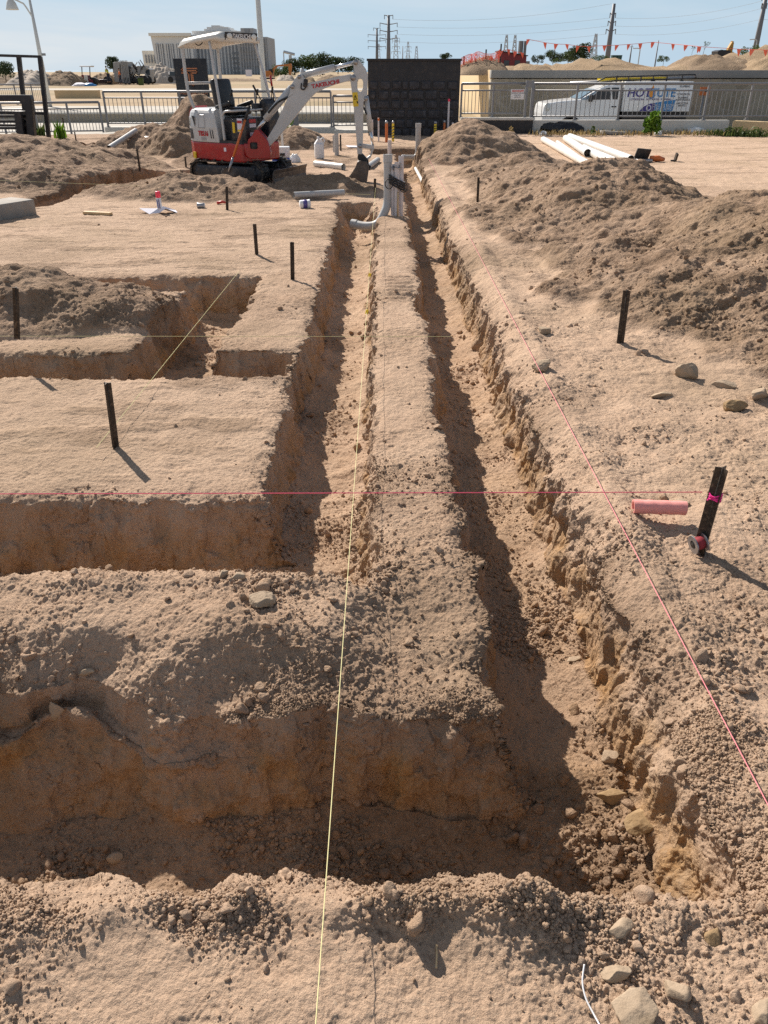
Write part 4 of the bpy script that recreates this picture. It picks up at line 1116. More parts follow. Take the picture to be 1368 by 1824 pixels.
m=MB(); y0=YB-EX0.y-.05; L=[Vector((bp(*p)[0],y0,bp(*p)[1])) for p in ((1185,500),(1180,560),(1195,600),(1215,650))]; m.tube(spline(L,5),.013,M['hose'],8); m.done('hose',c)
bprism('bucket_link',[(1160,945),(1290,960),(1290,1000),(1160,985)],.05,M['exgrey'],.005); bprism('bucket_link',[(1268,980),(1292,990),(1255,1090),(1225,1105),(1215,1085),(1250,1060)],.04,M['exgrey'],.005)
bprism('quick_hitch',[(1128,1045),(1165,1040),(1200,1075),(1232,1110),(1238,1160),(1215,1195),(1170,1180),(1140,1130),(1122,1080)],.075,M['hose'],.008)
m=MB(); a=bp(1238,1185); m.tube([(a[0]+.035*math.cos(t),YB-EX0.y-.08,a[1]+.035*math.sin(t)) for t in np.linspace(0,5.5,14)],.008,M['hose'],6); m.done('lifting_ring',ex)
# bucket: side plates and a curved shell, open to the left
side=[(1122,1125),(1150,1108),(1215,1120),(1238,1170),(1232,1240),(1222,1310),(1195,1365),(1165,1398),(1110,1350),(1015,1312),(1060,1255),(1100,1190)]
shell=[(1122,1125),(1150,1108),(1215,1120),(1238,1170),(1232,1240),(1222,1310),(1195,1365),(1165,1398),(1110,1350),(1015,1312)]
y0=YB-EX0.y; m=MB()
for yy in (-.19,.17): m.prism([bp(*p) for p in side],'y',y0+yy,y0+yy+.02,M['bucket'])
A=[bp(*p) for p in shell]; n=len(A); V=[(x,y0-.19,z) for x,z in A]+[(x,y0+.19,z) for x,z in A]
cx=sum(x for x,z in A)/n; cz=sum(z for x,z in A)/n
B=[(cx+(x-cx)*.93,cz+(z-cz)*.93) for x,z in A]; V+=[(x,y0-.19,z) for x,z in B]+[(x,y0+.19,z) for x,z in B]
m.add(V,[(i,i+1,n+i+1,n+i) for i in range(n-1)]+[(2*n+i,3*n+i,3*n+i+1,2*n+i+1) for i in range(n-1)],M['bucket'])
a=bp(1015,1312)
m.box((a[0],y0,a[1]),(.06,.40,.025),M['bucket'],(0,R(-18),0)); bk=m.done('bucket',ex)
for k in range(4): m=MB(); m.box((a[0]-.04,y0-.15+.10*k,a[1]-.004),(.09,.035,.025),M['tin'],(0,R(-18),0)); m.done('tooth',bk)
# shovel leaning on the track
b=aty(405,312,14.05); tp=aty(445,188,14.3)
root=thing('shovel','orange handled long shovel leaning against the excavator track','shovel',b)
d=tp-b
m=MB(); m.tube([d*.26,d*.80],.020,M['orange'],12); m.done('shaft',root)
m=MB(); m.tube([d*.80,d*1.0],.023,M['black'],12); m.done('grip',root)
m=MB(); m.tube([d*.05,d*.26],[.02,.022],M['tin'],12)
V=[];nx=5
for i,(t,w_) in enumerate(((-.13,.02),(-.10,.075),(0,.115),(.09,.115),(.12,.04))):
    for j in range(nx):
        u=j/(nx-1)*2-1; p=d*t+Vector((u*w_,.02-.03*u*u,0)); V.append(tuple(p))
m.add(V,[(i*nx+j,i*nx+j+1,(i+1)*nx+j+1,(i+1)*nx+j) for i in range(4) for j in range(nx-1)],M['bucket'],True)
o=m.done('blade',root); sm=o.modifiers.new('s','SOLIDIFY'); sm.thickness=.006
# ------------------------------------------------------------ beyond the site: roads, walls, fences, the van, the far land
def ground_mat(name,a,b,scale=1.2,fleck=(.2,.15,.1),amt=.35,bump=.01,patch=None):
    m=NT(name); v=m.obj()
    c=m.mix(m.ramp(m.noise(scale,6,.65,v),.32,.68),a,b)
    c=m.mix(m.math('MULTIPLY',m.ramp(m.noise(scale*14,5,.7,v),.55,.7),amt),c,fleck)
    if patch: c=m.mix(m.math('MULTIPLY',m.ramp(m.noise(scale*.22,4,.6,v),.5,.62),.75),c,patch)
    m.base(c); m.p(Roughness=.95); m.b.inputs['Specular IOR Level'].default_value=.15; m.bump(m.noise(scale*20,5,.65,v),.5,bump); return m.m
M['sand']=ground_mat('far_sand',(.34,.25,.155),(.43,.325,.205),.16,(.20,.155,.09),.55,.06,(.27,.225,.125))
M['asphalt']=ground_mat('asphalt',(.15,.145,.135),(.20,.19,.175),.5,(.10,.1,.1),.3)
M['paleconc']=ground_mat('pale_concrete',(.44,.41,.36),(.54,.50,.43),.4,(.3,.27,.22),.3)
M['kerb']=plain('rendered_kerb',(.60,.57,.51),.85,0,.06,2,dirt=.2)
M['limewall']=plain('yellow_render',(.62,.46,.26),.9,0,.07,1.2,dirt=.15)
M['capping']=plain('grey_capping',(.26,.25,.235),.85,0,.14,1.5)
M['galv']=plain('galvanised_steel',(.23,.23,.235),.5,.3,.06,3)
def limestone(name,a,b,sc):
    m=NT(name); v=m.obj()
    vo=m.n('ShaderNodeTexVoronoi',feature='DISTANCE_TO_EDGE'); vo.inputs['Scale'].default_value=sc; m.l(v,vo.inputs['Vector'])
    vc=m.n('ShaderNodeTexVoronoi'); vc.inputs['Scale'].default_value=sc; m.l(v,vc.inputs['Vector'])
    sx=m.n('ShaderNodeSeparateColor'); m.l(vc.outputs['Color'],sx.inputs[0])
    c=m.mix(sx.outputs[0],a,b); c=m.mix(m.math('MULTIPLY',m.ramp(m.noise(14,5,.7,v),.5,.7),.4),c,(.2,.16,.11))
    e=m.ramp(vo.outputs['Distance'],.0,.05); c=m.mix(e,(.40,.35,.28),c)
    m.base(c); m.p(Roughness=.95); m.bump(e,.5,.02); return m.m
M['limestone']=limestone('limestone_blocks',(.30,.25,.18),(.40,.34,.25),2.2)
def sheet(name,x0,x1,y0,y1,z,mat,kind='structure',n=1):
    m=MB(); m.add([(x0,y0,z),(x1,y0,z),(x1,y1,z),(x0,y1,z)],[(0,1,2,3)],M[mat]); o=m.done(name); 
    return tag(o,kind=kind)
sheet('road',2.9,70,26.40,33.2,-.50,'asphalt')
sheet('sunken_path',-70,2.9,26.36,40.0,-.42,'paleconc')
sheet('footpath',-90,3.4,40.35,47,.0,'paleconc')
sheet('land',-900,900,47,760,-.004,'sand')
sheet('verge',2.9,3.9,26.40,60,-.02,'sand')
sheet('base_ground',-1200,1200,-60,760,-1.2,'sand')
M['sea']=plain('sea_water',(.10,.20,.27),.25,0,.1,.01)
sheet('sea',-5000,5000,760,6000,-1.0,'sea')
# wide undulating far verge with tracks: a few long low banks so that the land is not one flat sheet
def ridge(name,x0,x1,y0,y1,z0,h,mat,seed,res=1.0,label=None,cat=None,kind=None,group=None,pw=1.0,sc=6,fr=.6,bumpy=.5):
    """an uneven bank of soil lying along x"""
    nx=max(8,int((x1-x0)/res)); ny=max(8,int((y1-y0)/res)); X,Y=np.meshgrid(np.linspace(x0,x1,nx),np.linspace(y0,y1,ny))
    p=np.stack([X.ravel(),Y.ravel()],1).astype(F32)
    u=(p[:,0]-x0)/(x1-x0)*2-1; v=(p[:,1]-y0)/(y1-y0)*2-1
    e=np.clip(1-np.abs(u)**4,0,1)*np.clip(1-np.abs(v)**2.2,0,1)**pw
    z=z0-.15+(h*(1-fr)+h*fr*(.5+.8*fbm(p,sc,2,seed))+bumpy*h*fbm(p,sc*.22,3,seed+1)*.35+.20*min(h,.9)*(np.abs(pn(p,sc*.35,seed+2))-.2)+.10*min(h,.9)*(np.abs(pn(p,sc*.13,seed+4))-.2))*e
    z=np.where(e<=.001,z0-.15,z)
    i=(np.arange(ny-1)[:,None]*nx+np.arange(nx-1)).ravel()
    o=np_mesh(name,np.concatenate([p,z[:,None]],1),np.stack([i,i+1,i+nx+1,i+nx],1),M[mat])
    return tag(o,label,cat,group,kind)
M['spoilfar']=ground_mat('far_spoil',(.23,.165,.11),(.34,.25,.165),.9,(.12,.09,.06),.6,.14)
M['spoillight']=ground_mat('sandy_spoil',(.29,.21,.13),(.41,.30,.19),.9,(.17,.12,.075),.65,.16)
M['spoilgrey']=ground_mat('grey_tip',(.40,.34,.275),(.47,.40,.33),.6,(.22,.2,.17),.3,.05)
# kerb wall and black base on the right
KY=26.40
kx0=aty(949,215,KY).x; kx1=aty(1300,215,KY).x
m=MB(); m.box(((kx0+kx1)/2,KY+.12,-.18),(kx1-kx0,.22,1.08),M['kerb'],bev=.01); tag(m.done('kerb_wall'),'long pale rendered kerb wall below the right fence','kerb wall')
m=MB(); a=Vector((kx1+.1,KY,0)); b=Vector((kx1+3.6,KY-3.2,0)); d=b-a
m.box((d.length/2,.14,.02),(d.length,.26,.66),M['limewall'],bev=.01); tag(m.done('return_wall',loc=a,rot=(0,0,math.atan2(d.y,d.x))),'low yellow wall turning towards the camera at the right edge','wall')
bx0=aty(820,215,KY).x
M['bitumen']=plain('bitumen_paint',(.012,.012,.015),.5,0,.35,3,bump=.004,dirt=.1)
root=thing('black_plinth','low black painted wall section under the fence, right of the dark block wall','wall',(0,0,0))
m=MB(); m.box(((bx0+kx0)/2,KY-.02,.08),(kx0-bx0-.02,.20,.56),M['bitumen']); m.done('wall_face',root)
m=MB(); m.box(((bx0+kx0)/2,KY,.40),(kx0-bx0-.01,.30,.07),M['kerb'],bev=.008); m.done('coping',root)
# dark block wall: bitumen over limestone blocks, blocks stand proud
WY=25.35; wl=aty(655,110,WY).x; wr=aty(821,110,WY).x; wt=aty(700,108,WY).z
root=thing('block_wall','tall black bitumen coated block wall at the end of the long trench','block wall',(wl,WY,-.35))
m=MB(); m.box(((wr-wl)/2,.15,(wt+.35)/2),(wr-wl,.26,wt+.35),M['bitumen']); m.done('wall_core',root)
mb=NT('worn_bitumen_block'); v=mb.obj(); c_=mb.mix(mb.ramp(mb.noise(5,6,.7,v),.35,.75),(.010,.010,.014),(.038,.037,.044)); c_=mb.mix(mb.math('MULTIPLY',mb.ramp(mb.noise(9,6,.75,v),.52,.66),.7),c_,(.085,.083,.09)); mb.base(c_); mb.p(Roughness=.55); mb.bump(mb.noise(20,5,.7,v),.6,.02); M['bitblock']=mb.m
rows=8; rh=(wt+.35-.30)/rows; m=MB(); W_=wr-wl
t=bmesh.new()
for r_ in range(rows):
    x=.02; k=0
    ws=[.30,.16,.36,.30,.42,.42,.40,.42] if r_%1==0 else []
    for k,w_ in enumerate([.34,.46,.40,.26,.50,.42,.44,.40]):
        w_=w_*W_/3.24
        if x+w_>W_-.01: w_=W_-.01-x
        if w_<.1: break
        jw=random.uniform(.03,.10); jh=random.uniform(.02,.07); w_*=random.uniform(.8,1.2)
        if not(r_==rows-1): m.box((x+w_/2,.012-random.uniform(0,.012),.06+r_*rh+rh/2),(w_-jw,.06,rh-jh),M['bitblock'],(0,random.uniform(-.02,.02),random.uniform(-.015,.015)),.022)
        x+=w_
o=m.done('stone_blocks',root)
m=MB(); m.box((W_/2,.14,wt+.35+.02),(W_+.06,.34,.06),M['bitumen'],bev=.01); m.done('coping',root)
# ---- fences
def fence(name,A,B,nseg,h,label,bars=9,posts=True,ends=(True,True),gap=.12,top2=.18,group='galvanised bar fences',postr=.028,base=.10):
    A=Vector(A);B=Vector(B); d=B-A; L=d.length; root=thing(name,label,'fence',A,math.atan2(d.y,d.x),group); dz=d.z/L
    def z(x): return dz*x
    for k in range(nseg+1):
        if (k==0 and not ends[0]) or (k==nseg and not ends[1]): continue
        x=L*k/nseg; m=MB(); m.box((x,0,z(x)+h/2-.02),(postr*2,postr*2,h+.04),M['galv']); m.box((x,0,z(x)+.006),(.13,.11,.012),M['galv']); m.done('post',root)
    for nm,zz,t in (('top_rail',h,.036),('middle_rail',h-top2,.022),('bottom_rail',base,.022)):
        m=MB(); m.tube([(0,0,zz),(L,0,zz+d.z)],t,M['galv'],8); m.done(nm,root)
    m=MB()
    for k in range(nseg):
        for j in range(1,bars):
            x=L*(k+j/bars)/nseg; m.tube([(x,0,z(x)+base),(x,0,z(x)+h-top2)],.010,M['galv'],5)
    m.done('bars',root); return root
zt=aty(1100,149,KY+.1).z; zb=.365
x0=aty(952,150,KY+.1).x
fence('bar_fence',(x0,KY+.12,zb),(x0+1.32*8,KY+.12,zb),8,zt-zb,'long galvanised bar fence on the pale kerb wall in front of the van',9)
xg=aty(823,150,KY+.1).x
fence('bar_fence',(xg,KY+.12,.44),(x0-.25,KY+.12,.44),2,zt-.44,'short galvanised bar fence on the black plinth right of the dark block wall',9,ends=(True,False))
root=thing('gate_post','broad double steel gate post between the two right fences','gate post',(x0-.13,KY+.05,-.05))
for x in (-.10,.08):
    m=MB(); m.box((x,0,.72),(.07,.06,1.50),M['galv'],bev=.004); m.done('upright',root)
m=MB(); m.box((-.01,.0,1.38),(.24,.05,.16),M['galv']); m.done('latch_plate',root)
# notice on the fence
def board(px0,py0,px1,py1,Y,name,label,cat,paint,rows_=(),fr=None):
    a=aty(px0,py0,Y); b=aty(px1,py1,Y); w_=b.x-a.x; h_=a.z-b.z
    root=thing(name,label,cat,((a.x+b.x)/2,Y,(a.z+b.z)/2))
    m=MB(); m.box((0,0,0),(w_,.02,h_),M[paint],bev=.003); m.done('panel',root)
    return root,w_,h_
M['ink']=plain('dark_ink',(.03,.03,.04),.5,0,.1,10)
root,w_,h_=board(911,159,933,177,KY+.02,'notice_board','white notice with a red heading hung on the short fence','notice','white')
m=MB(); m.box((0,-.012,h_*.34),(w_*.86,.006,h_*.2),M['red']); m.done('heading',root)
text_mesh('WARNING',.075,.001,M['txtwhite'],'lettering',root,(0,-.016,h_*.34),(R(90),0,0),.9)
for k,tx in enumerate(('CONSTRUCTION SITE','KEEP OUT','NO ENTRY')): text_mesh(tx,.05,.001,M['ink'],'lettering',root,(0,-.012,h_*(.10-.2*k)),(R(90),0,0),.8)
root,w_,h_=board(1248,155,1263,170,32.4,'orange_sign','square orange sign behind the right fence','sign','orange')
m=MB(); m.box((.05,-.012,.02),(w_*.3,.006,h_*.35),M['ink']); m.done('mark',root)
m=MB(); m.tube([(0,.03,-.1),(0,.03,-2.4)],.03,M['galv'],8); m.done('post',root)
# ---- walls behind the road
RY=33.3; rx=aty(876,125,RY).x; 
root=thing('retaining_wall','long grey capped limestone wall behind the van','retaining wall',(rx,RY,-.7))
m=MB(); m.box((31,.2,1.05),(62,.40,2.10),M['limestone']); m.done('wall_face',root)
ztop=aty(1000,125,RY).z; zc=aty(1000,139,RY).z
m=MB(); m.box((31,.19,(ztop+zc)/2+.7),(62.04,.50,ztop-zc),M['capping'],bev=.01); m.done('coping',root)
root=thing('side_wall','sunlit yellow wall running back beside the dark block wall','wall',(rx,RY+.46,-.7))
m=MB(); m.box((.14,13.5,1.2),(.26,27,2.40),M['limewall']); m.done('wall_face',root)
emb=[]
def bank(): 
    X,Y=np.meshgrid(np.linspace(rx+.3,60,150),np.linspace(RY+.5,75,90)); p=np.stack([X.ravel(),Y.ravel()],1).astype(F32)
    f=sst(p[:,1],RY+.5,RY+4)
    z=1.62+f*(.05+.10*sst(p[:,0],8,26)+.08*pn(p,5,3)+.15*np.clip(pn(p,7,5),0,1)+.14*fbm(p,1.6,4,7))-.9*sst(p[:,1],RY+8,RY+22)
    z+=f*.75*np.exp(-((p[:,0]-16.5)/3.2)**2-((p[:,1]-39)/2.2)**2)+f*.75*np.exp(-((p[:,0]-21)/2.6)**2-((p[:,1]-41)/2.2)**2)+f*.45*np.exp(-((p[:,0]-9.0)/1.7)**2-((p[:,1]-38)/2)**2)
    z+=f*(.40*np.abs(pn(p,1.5,9))+.22*np.abs(pn(p,.6,10))-.22)
    nx=150; i=(np.arange(89)[:,None]*nx+np.arange(149)).ravel()
    o=np_mesh('embankment',np.concatenate([p,z[:,None]],1),np.stack([i,i+1,i+nx+1,i+nx],1),M['spoillight']); tag(o,kind='structure'); return p,z
BP,BZ=bank()
def bank_z(x,y): return float(BZ[((BP[:,0]-x)**2+(BP[:,1]-y)**2).argmin()])
def heap(name,px0,px1,pt,Y,z0,mat,seed,label,depth=None,group='far heaps of soil',sc=None,base=None):
    a=aty(px0,pt,Y); b=aty(px1,pt,Y); w_=b.x-a.x; depth=depth or w_*.6
    return ridge(name,a.x,b.x,Y-depth/2,Y+depth/2,z0,(a.z-z0)*.95+.02,mat,seed,max(.12,w_/70),label,'soil heap',None,group,.9,sc or w_*.35,.35,.35)
heap('soil_heap',812,908,92,36.2,1.66,'spoilfar',3,'grey brown heap behind the orange mesh above the dark block wall',3.5)
heap('soil_heap',905,988,104,37.0,1.66,'spoillight',4,'low sandy heap in front of the red shed',3)
heap('soil_heap',1020,1190,108,38.5,1.66,'spoillight',5,'long pale heap above the van',4)
heap('soil_heap',1195,1345,88,38.5,1.66,'spoilfar',6,'largest heap on the bank, left of the leaning power pole foot',5)
heap('soil_heap',1320,1440,88,37,1.66,'spoillight',8,'bright sandy heap at the right edge of the bank',4)
# ---- left: wall, path and the land behind
root=thing('limestone_wall','low limestone retaining wall with a pale capping across the left','retaining wall',(0,40.0,-.42))
m=MB(); m.box((-43,.2,.17),(92.6,.36,.34),M['limestone']); m.done('wall_face',root)
m=MB(); m.box((-43,.2,.38),(92.7,.44,.08),M['kerb']); m.done('coping',root)
LY=28.2; A_=aty(181,226,LY); B_=aty(655,236,LY)
zt=aty(300,163,LY).z
def FZ(px,py,Y): q=aty(px,py,Y); return q
q0=aty(183,163,LY); q1=aty(589,167,LY)
fence('bar_fence',(q0.x,LY,.08),(q1.x,LY,.08),6,zt-.08,'long galvanised bar fence behind the excavator',9)
q2=aty(655,171,LY)
fence('bar_fence',(q1.x+.07,LY,.02),(q2.x+.1,LY,.02),1,aty(620,171,LY).z-.02,'short lower bar fence between the boom and the dark block wall',9)
q3=aty(-60,186,27.4); q4=aty(176,183,27.9)
fence('bar_fence',(q3.x,27.4,-.14),(q4.x,27.9,-.12),4,aty(100,183,27.7).z+.13,'lower bar fence at the left behind the green plants',10)
fence('bar_fence',(aty(-80,150,44).x,44,.0),(aty(82,146,52).x,52,.0),5,1.0,'distant bar fence crossing behind the black frame',9)
m=MB(); m.box(((q0.x+q1.x)/2,LY+.05,-.15),(q1.x-q0.x+.2,.3,.44),M['kerb'],bev=.01); tag(m.done('fence_kerb'),'pale kerb under the long fence behind the excavator','kerb')
m=MB(); m.box(((q1.x+q2.x)/2+.3,LY-.1,-.22),(q2.x-q1.x+.4,.5,.44),M['kerb'],bev=.01); tag(m.done('fence_kerb'),'pale kerb block left of the dark block wall','kerb')
m=MB(); m.box((aty(525,200,LY).x,LY-.15,.42),(.26,.05,.95),M['galv']); tag(m.done('steel_plate'),'upright grey steel plate at the fence behind the boom','plate')
m=MB(); m.add([(aty(150,250,26.3).x,26.37,-.02),(aty(250,214,27).x+.5,27.9,.06),(aty(250,214,27).x+1.0,27.9,.06),(aty(150,250,26.3).x+.7,26.37,-.02)],[(0,1,2,3)],M['paleconc']); tag(m.done('path_edge'),kind='structure')
m=MB(); a=aty(100,165,60);b=aty(176,165,60); m.box(((a.x+b.x)/2,60,.22),(b.x-a.x,.6,.55),M['limewall']); tag(m.done('low_wall'),'short yellow wall end left of the far work site','wall')
for k,(y0,y1,px0,px1,h) in enumerate(((66,69,180,1500,.12),(78,80,-400,1500,.10),(92,95,300,1500,.16))):
    pass
sheet('far_road',-70,3.4,84,92,.006,'paleconc')
ridge('grass_bank',-60,3,49,58,.0,.22,'sand',31,.6,kind='structure',sc=5)
ridge('sand_bank',-60,3,66,74,.0,.35,'sand',33,.8,kind='structure',sc=7)
ridge('sand_bank',-75,3,96,104,.0,.35,'sand',35,1,kind='structure',sc=9)
# dry grass tufts, weeds and plants
def leafmat(name,a,b):
    m=NT(name); v=m.obj(); oi=m.n('ShaderNodeNewGeometry').outputs['Random Per Island']
    c=m.mix(oi,a,b); m.base(c); m.p(Roughness=.6); m.b.inputs['Specular IOR Level'].default_value=.3
    m.b.inputs['Subsurface Weight'].default_value=0
    tr=m.n('ShaderNodeBsdfTranslucent'); m.l(c,tr.inputs[0]); mx=m.n('ShaderNodeMixShader'); mx.inputs[0].default_value=.3
    m.l(m.b.outputs[0],mx.inputs[1]); m.l(tr.outputs[0],mx.inputs[2]); m.l(mx.outputs[0],m.N['Material Output'].inputs[0]); return m.m
M['leafdark']=leafmat('dark_leaves',(.025,.042,.018),(.06,.085,.03))
M['leafgreen']=leafmat('bright_leaves',(.07,.16,.015),(.17,.30,.03))
M['leafmid']=leafmat('mid_leaves',(.05,.085,.02),(.11,.15,.04))
M['leafdry']=leafmat('dry_grass',(.30,.22,.09),(.42,.32,.15))
M['bark']=plain('grey_bark',(.12,.095,.07),.9,0,.2,6)
def leaves(name,centers,n,size,mat,parent=None,spread=1.0,flat=.0,loc=(0,0,0),seed=0):
    """leaf cards scattered in the shells of several clumps: each leaf a small bent quad"""
    r=np.random.default_rng(seed+11); V=[];F=[]
    C=np.array([c[:3] for c in centers],float); S=np.array([c[3] for c in centers],float); w=S**2; w/=w.sum()
    k=r.choice(len(C),n,p=w); d=r.normal(size=(n,3)); d/=np.linalg.norm(d,axis=1)[:,None]
    rad=S[k]*(.55+.5*r.random(n)**.6)*spread; p=C[k]+d*rad[:,None]*np.array([1,1,.8])
    for i in range(n):
        nn=d[i]+r.normal(size=3)*.6; nn[2]+=flat; nn/=np.linalg.norm(nn)
        t=np.cross(nn,r.normal(size=3)); t/=np.linalg.norm(t)+1e-9; b=np.cross(nn,t); s=size*r.uniform(.6,1.4)
        q=len(V); V+= [p[i]-t*s, p[i]+b*s*.45+nn*s*.12, p[i]+t*s, p[i]-b*s*.45+nn*s*.12]; F.append((q,q+1,q+2,q+3))
    o=np_mesh(name,np.array(V,F32),np.array(F,np.int32),M[mat],{},False,parent); o.location=loc; return o
def tree(px,pb,pt,Y,wpx,label,mat='leafdark',seed=0,n=900,base=None,name='tree',group='trees on the skyline',nc=9,trunk=.25,leaf=None):
    rs=random.Random(seed); t=aty(px,pt,Y); b=aty(px,pb,Y); h=t.z-b.z; w_=(aty(px+wpx,pt,Y).x-t.x)
    root=thing(name,label,'tree',(b.x,Y,b.z),0,group)
    C=[]; nc+=5
    for k in range(nc):
        a=rs.uniform(0,6.28); rr_=rs.uniform(.1,.36)*w_; z=h*rs.uniform(trunk-.08,.84); s_=rs.uniform(.18,.30)*min(w_,h*1.3)*(1.1-.45*abs(z/h-.55))
        C.append((math.cos(a)*rr_,math.sin(a)*rr_*.8,z,s_))
    C.append((0,0,h*.82,.18*min(w_,h)))
    m=MB(); m.tube([(0,0,-.3),(.02*h,0,h*.3),(0,.01*h,h*.62)],[.035*h,.026*h,.012*h],M['bark'],7)
    for c in C[:5]: m.tube([(0.01*h,0,h*.28),(c[0]*.6,c[1]*.6,(c[2]+h*.3)/2),(c[0],c[1],c[2])],[.016*h,.010*h,.005*h],M['bark'],5)
    m.done('trunk',root); leaves('crown',C,n,leaf or h*.062,mat,root,seed=seed); return root
T_=[(202,127,100,150,26,'dark bushy tree beside the far tip truck','leafdark'),
 (10,140,108,90,44,'dark tree behind the black steel frame at the left edge','leafdark'),
 (525,132,104,260,40,'leftmost dark tree of the wood behind the boom','leafdark'),(548,132,99,262,44,'second dark tree of the wood behind the boom','leafmid'),
 (575,132,96,258,52,'tallest rounded tree of the wood behind the boom','leafdark'),(602,130,101,262,40,'right tree of the wood behind the boom','leafdark'),
 (630,128,101,264,44,'dark tree left of the dark block wall','leafdark'),(500,136,115,240,40,'pale green low tree behind the orange excavator','leafmid'),
 (690,118,105,280,36,'low tree behind the foot of the nearest twin pole','leafdark'),(794,108,94,240,24,'thin lone tree above the dark block wall','leafdark'),
 (957,112,98,110,26,'leftmost tree of the group behind the bunting','leafdark'),(985,110,88,112,44,'rounded tree in the middle of the group behind the bunting','leafdark'),
 (1012,110,90,114,34,'tree squeezed between the two big trees behind the bunting','leafmid'),(1032,110,77,112,52,'tallest tree of the group behind the bunting','leafdark'),
 (1068,112,98,60,40,'yellow green bush below the leaning power pole','leafmid'),(992,112,104,50,34,'bright low bush in front of the tree group','leafmid'),
 (1182,110,99,70,26,'small rounded bush left of the largest heap','leafmid'),(1345,108,82,120,90,'dark hedge like tree right of the far power pole','leafmid'),(1290,112,90,124,50,'dark tree behind the yellow excavator arm','leafmid')]
for i,(px,pb,pt,Y,w_,lb,mt) in enumerate(T_): tree(px,pb,pt,Y,w_,lb,mt,i+1,1900,nc=10,leaf=None)
def bare(px,pb,pt,Y,label,seed):
    rs=random.Random(seed); b=aty(px,pb,Y); h=aty(px,pt,Y).z-b.z; root=thing('shrub',label,'shrub',b); m=MB(); C=[]
    def br_(p,d,l,r,dep):
        q=p+d*l; m.tube([p,(p+q)/2+Vector((0,0,l*.05)),q],[r,r*.8,r*.55],M['bark'],5)
        if dep==0: C.append((q.x,q.y,q.z,h*.06)); return
        for _ in range(3):
            e=(d+Vector((rs.uniform(-.8,.8),rs.uniform(-.8,.8),rs.uniform(-.2,.6)))).normalized(); br_(q,e,l*rs.uniform(.55,.8),r*.6,dep-1)
    br_(Vector((0,0,0)),Vector((.1,0,1)).normalized(),h*.35,h*.02,3); m.done('branches',root); leaves('foliage',C,160,h*.03,'leafmid',root,seed=seed)
bare(1252,98,71,40,'taller bare shrub on the largest heap',3); bare(1232,98,80,39.5,'low straggling shrub left of the bare one',5)
# the young bush by the kerb and weeds
q=at(1154,240); root=thing('young_tree','young leafy green tree growing in front of the kerb wall','plant',(q.x,q.y-.3,0))
C=[(0,0,.42,.2),(.1,.05,.3,.18),(-.1,0,.32,.17),(.02,-.08,.55,.14),(.16,0,.16,.12),(-.12,0,.15,.12)]
m=MB(); m.tube([(0,0,-.05),(.01,0,.3),(0,0,.6)],[.02,.016,.006],M['bark'],7)
for c in C: m.tube([(0,0,.1),(c[0],c[1],c[2])],[.01,.004],M['bark'],5)
m.done('stem',root); leaves('foliage',C,420,.075,'leafgreen',root,seed=4,flat=-.3)
def blades(name,pts,n,h,mat,label,cat,group=None,seed=0,kind=None,spread=.2):
    r=np.random.default_rng(seed); V=[];F=[]
    P0=np.array(pts,float)
    for i in range(n):
        c=P0[r.integers(len(P0))]; p=np.array([c[0]+r.normal()*spread,c[1]+r.normal()*spread,c[2]]); a=r.uniform(0,6.28); le=h*r.uniform(.4,1.2); w_=le*.07+.004
        d=np.array([math.cos(a),math.sin(a),0]); s=np.array([-d[1],d[0],0])*w_; u=np.array([0,0,1.])
        q=len(V); t=r.uniform(.2,.9)
        V+= [p-s,p+s,p+d*le*.25*t+u*le*.55+s*.8,p+d*le*.25*t+u*le*.55-s*.8,p+d*le*.75*t+u*le*(1-.3*t)]
        F+= [(q,q+1,q+2,q+3),(q+3,q+2,q+4,q+4)]
    F3=[f[:3] if f[2]==f[3] else f for f in F]
    me=bpy.data.meshes.new(name); me.from_pydata([tuple(v) for v in V],[],F3); me.materials.append(M[mat]); o=bpy.data.objects.new(name,me); COL.objects.link(o)
    return tag(o,label,cat,group,kind)
q=at(96,242); blades('spiky_plant',[(q.x,24.3,.0)],60,.42,'leafmid','green spiky plant left of the leaning stake','plant','green plants by the left fence',1,spread=.09)
q=at(120,242); blades('spiky_plant',[(aty(106,236,24.4).x,24.4,.0)],50,.46,'leafgreen','yellow green spiky plant touching the leaning stake','plant','green plants by the left fence',2,spread=.09)
wp=[(aty(px,py,0+26.1).x,26.05,0) for px,py in ((960,240),(1000,242),(1040,243),(1085,243),(1130,243),(1200,243),(1240,244),(1280,245))]
blades('dry_weeds',wp+[(x+.3,y-.3,z) for x,y,z in wp],900,.16,'leafdry','fringe of dry weeds along the foot of the kerb wall','weeds',None,3,'stuff',.28)
wp=[(aty(px,240,25.9).x,25.6-k*.1,0) for k,px in enumerate((1262,1275,1290,1300,1312,1325))]
blades('green_weeds',wp,420,.2,'leafmid','patch of green weeds before the kerb corner','weeds',None,4,'stuff',.2)
q=aty(1290,238,25.4); root=thing('weed_plant','broad leafed green weed at the foot of the yellow return wall','plant',(q.x+.1,25.2,0)); leaves('foliage',[(0,0,.1,.2),(.3,-.1,.08,.2),(.6,-.3,.1,.2),(.9,-.4,.07,.18)],260,.06,'leafmid',root,seed=9,flat=.4)
m=MB(); m.tube([(0,0,0),(0,0,.16)],.008,M['bark'],5); m.done('stem',root)
q=at(475,0+240); 
for k,(px,lb) in enumerate(((1055,'small flowering weed below the fence, left of the flat block'),(909,'small yellow weed right of the pointed heap'))):
    q=aty(px,245,25.0); root=thing('small_weed',lb,'plant',(q.x,25.0,0)); leaves('foliage',[(0,0,.12,.08),(0,0,.22,.06)],60,.04,'leafdry' if k else 'leafmid',root,seed=20+k); m=MB(); m.tube([(0,0,0),(0,0,.25)],.006,M['bark'],5); m.done('stem',root)
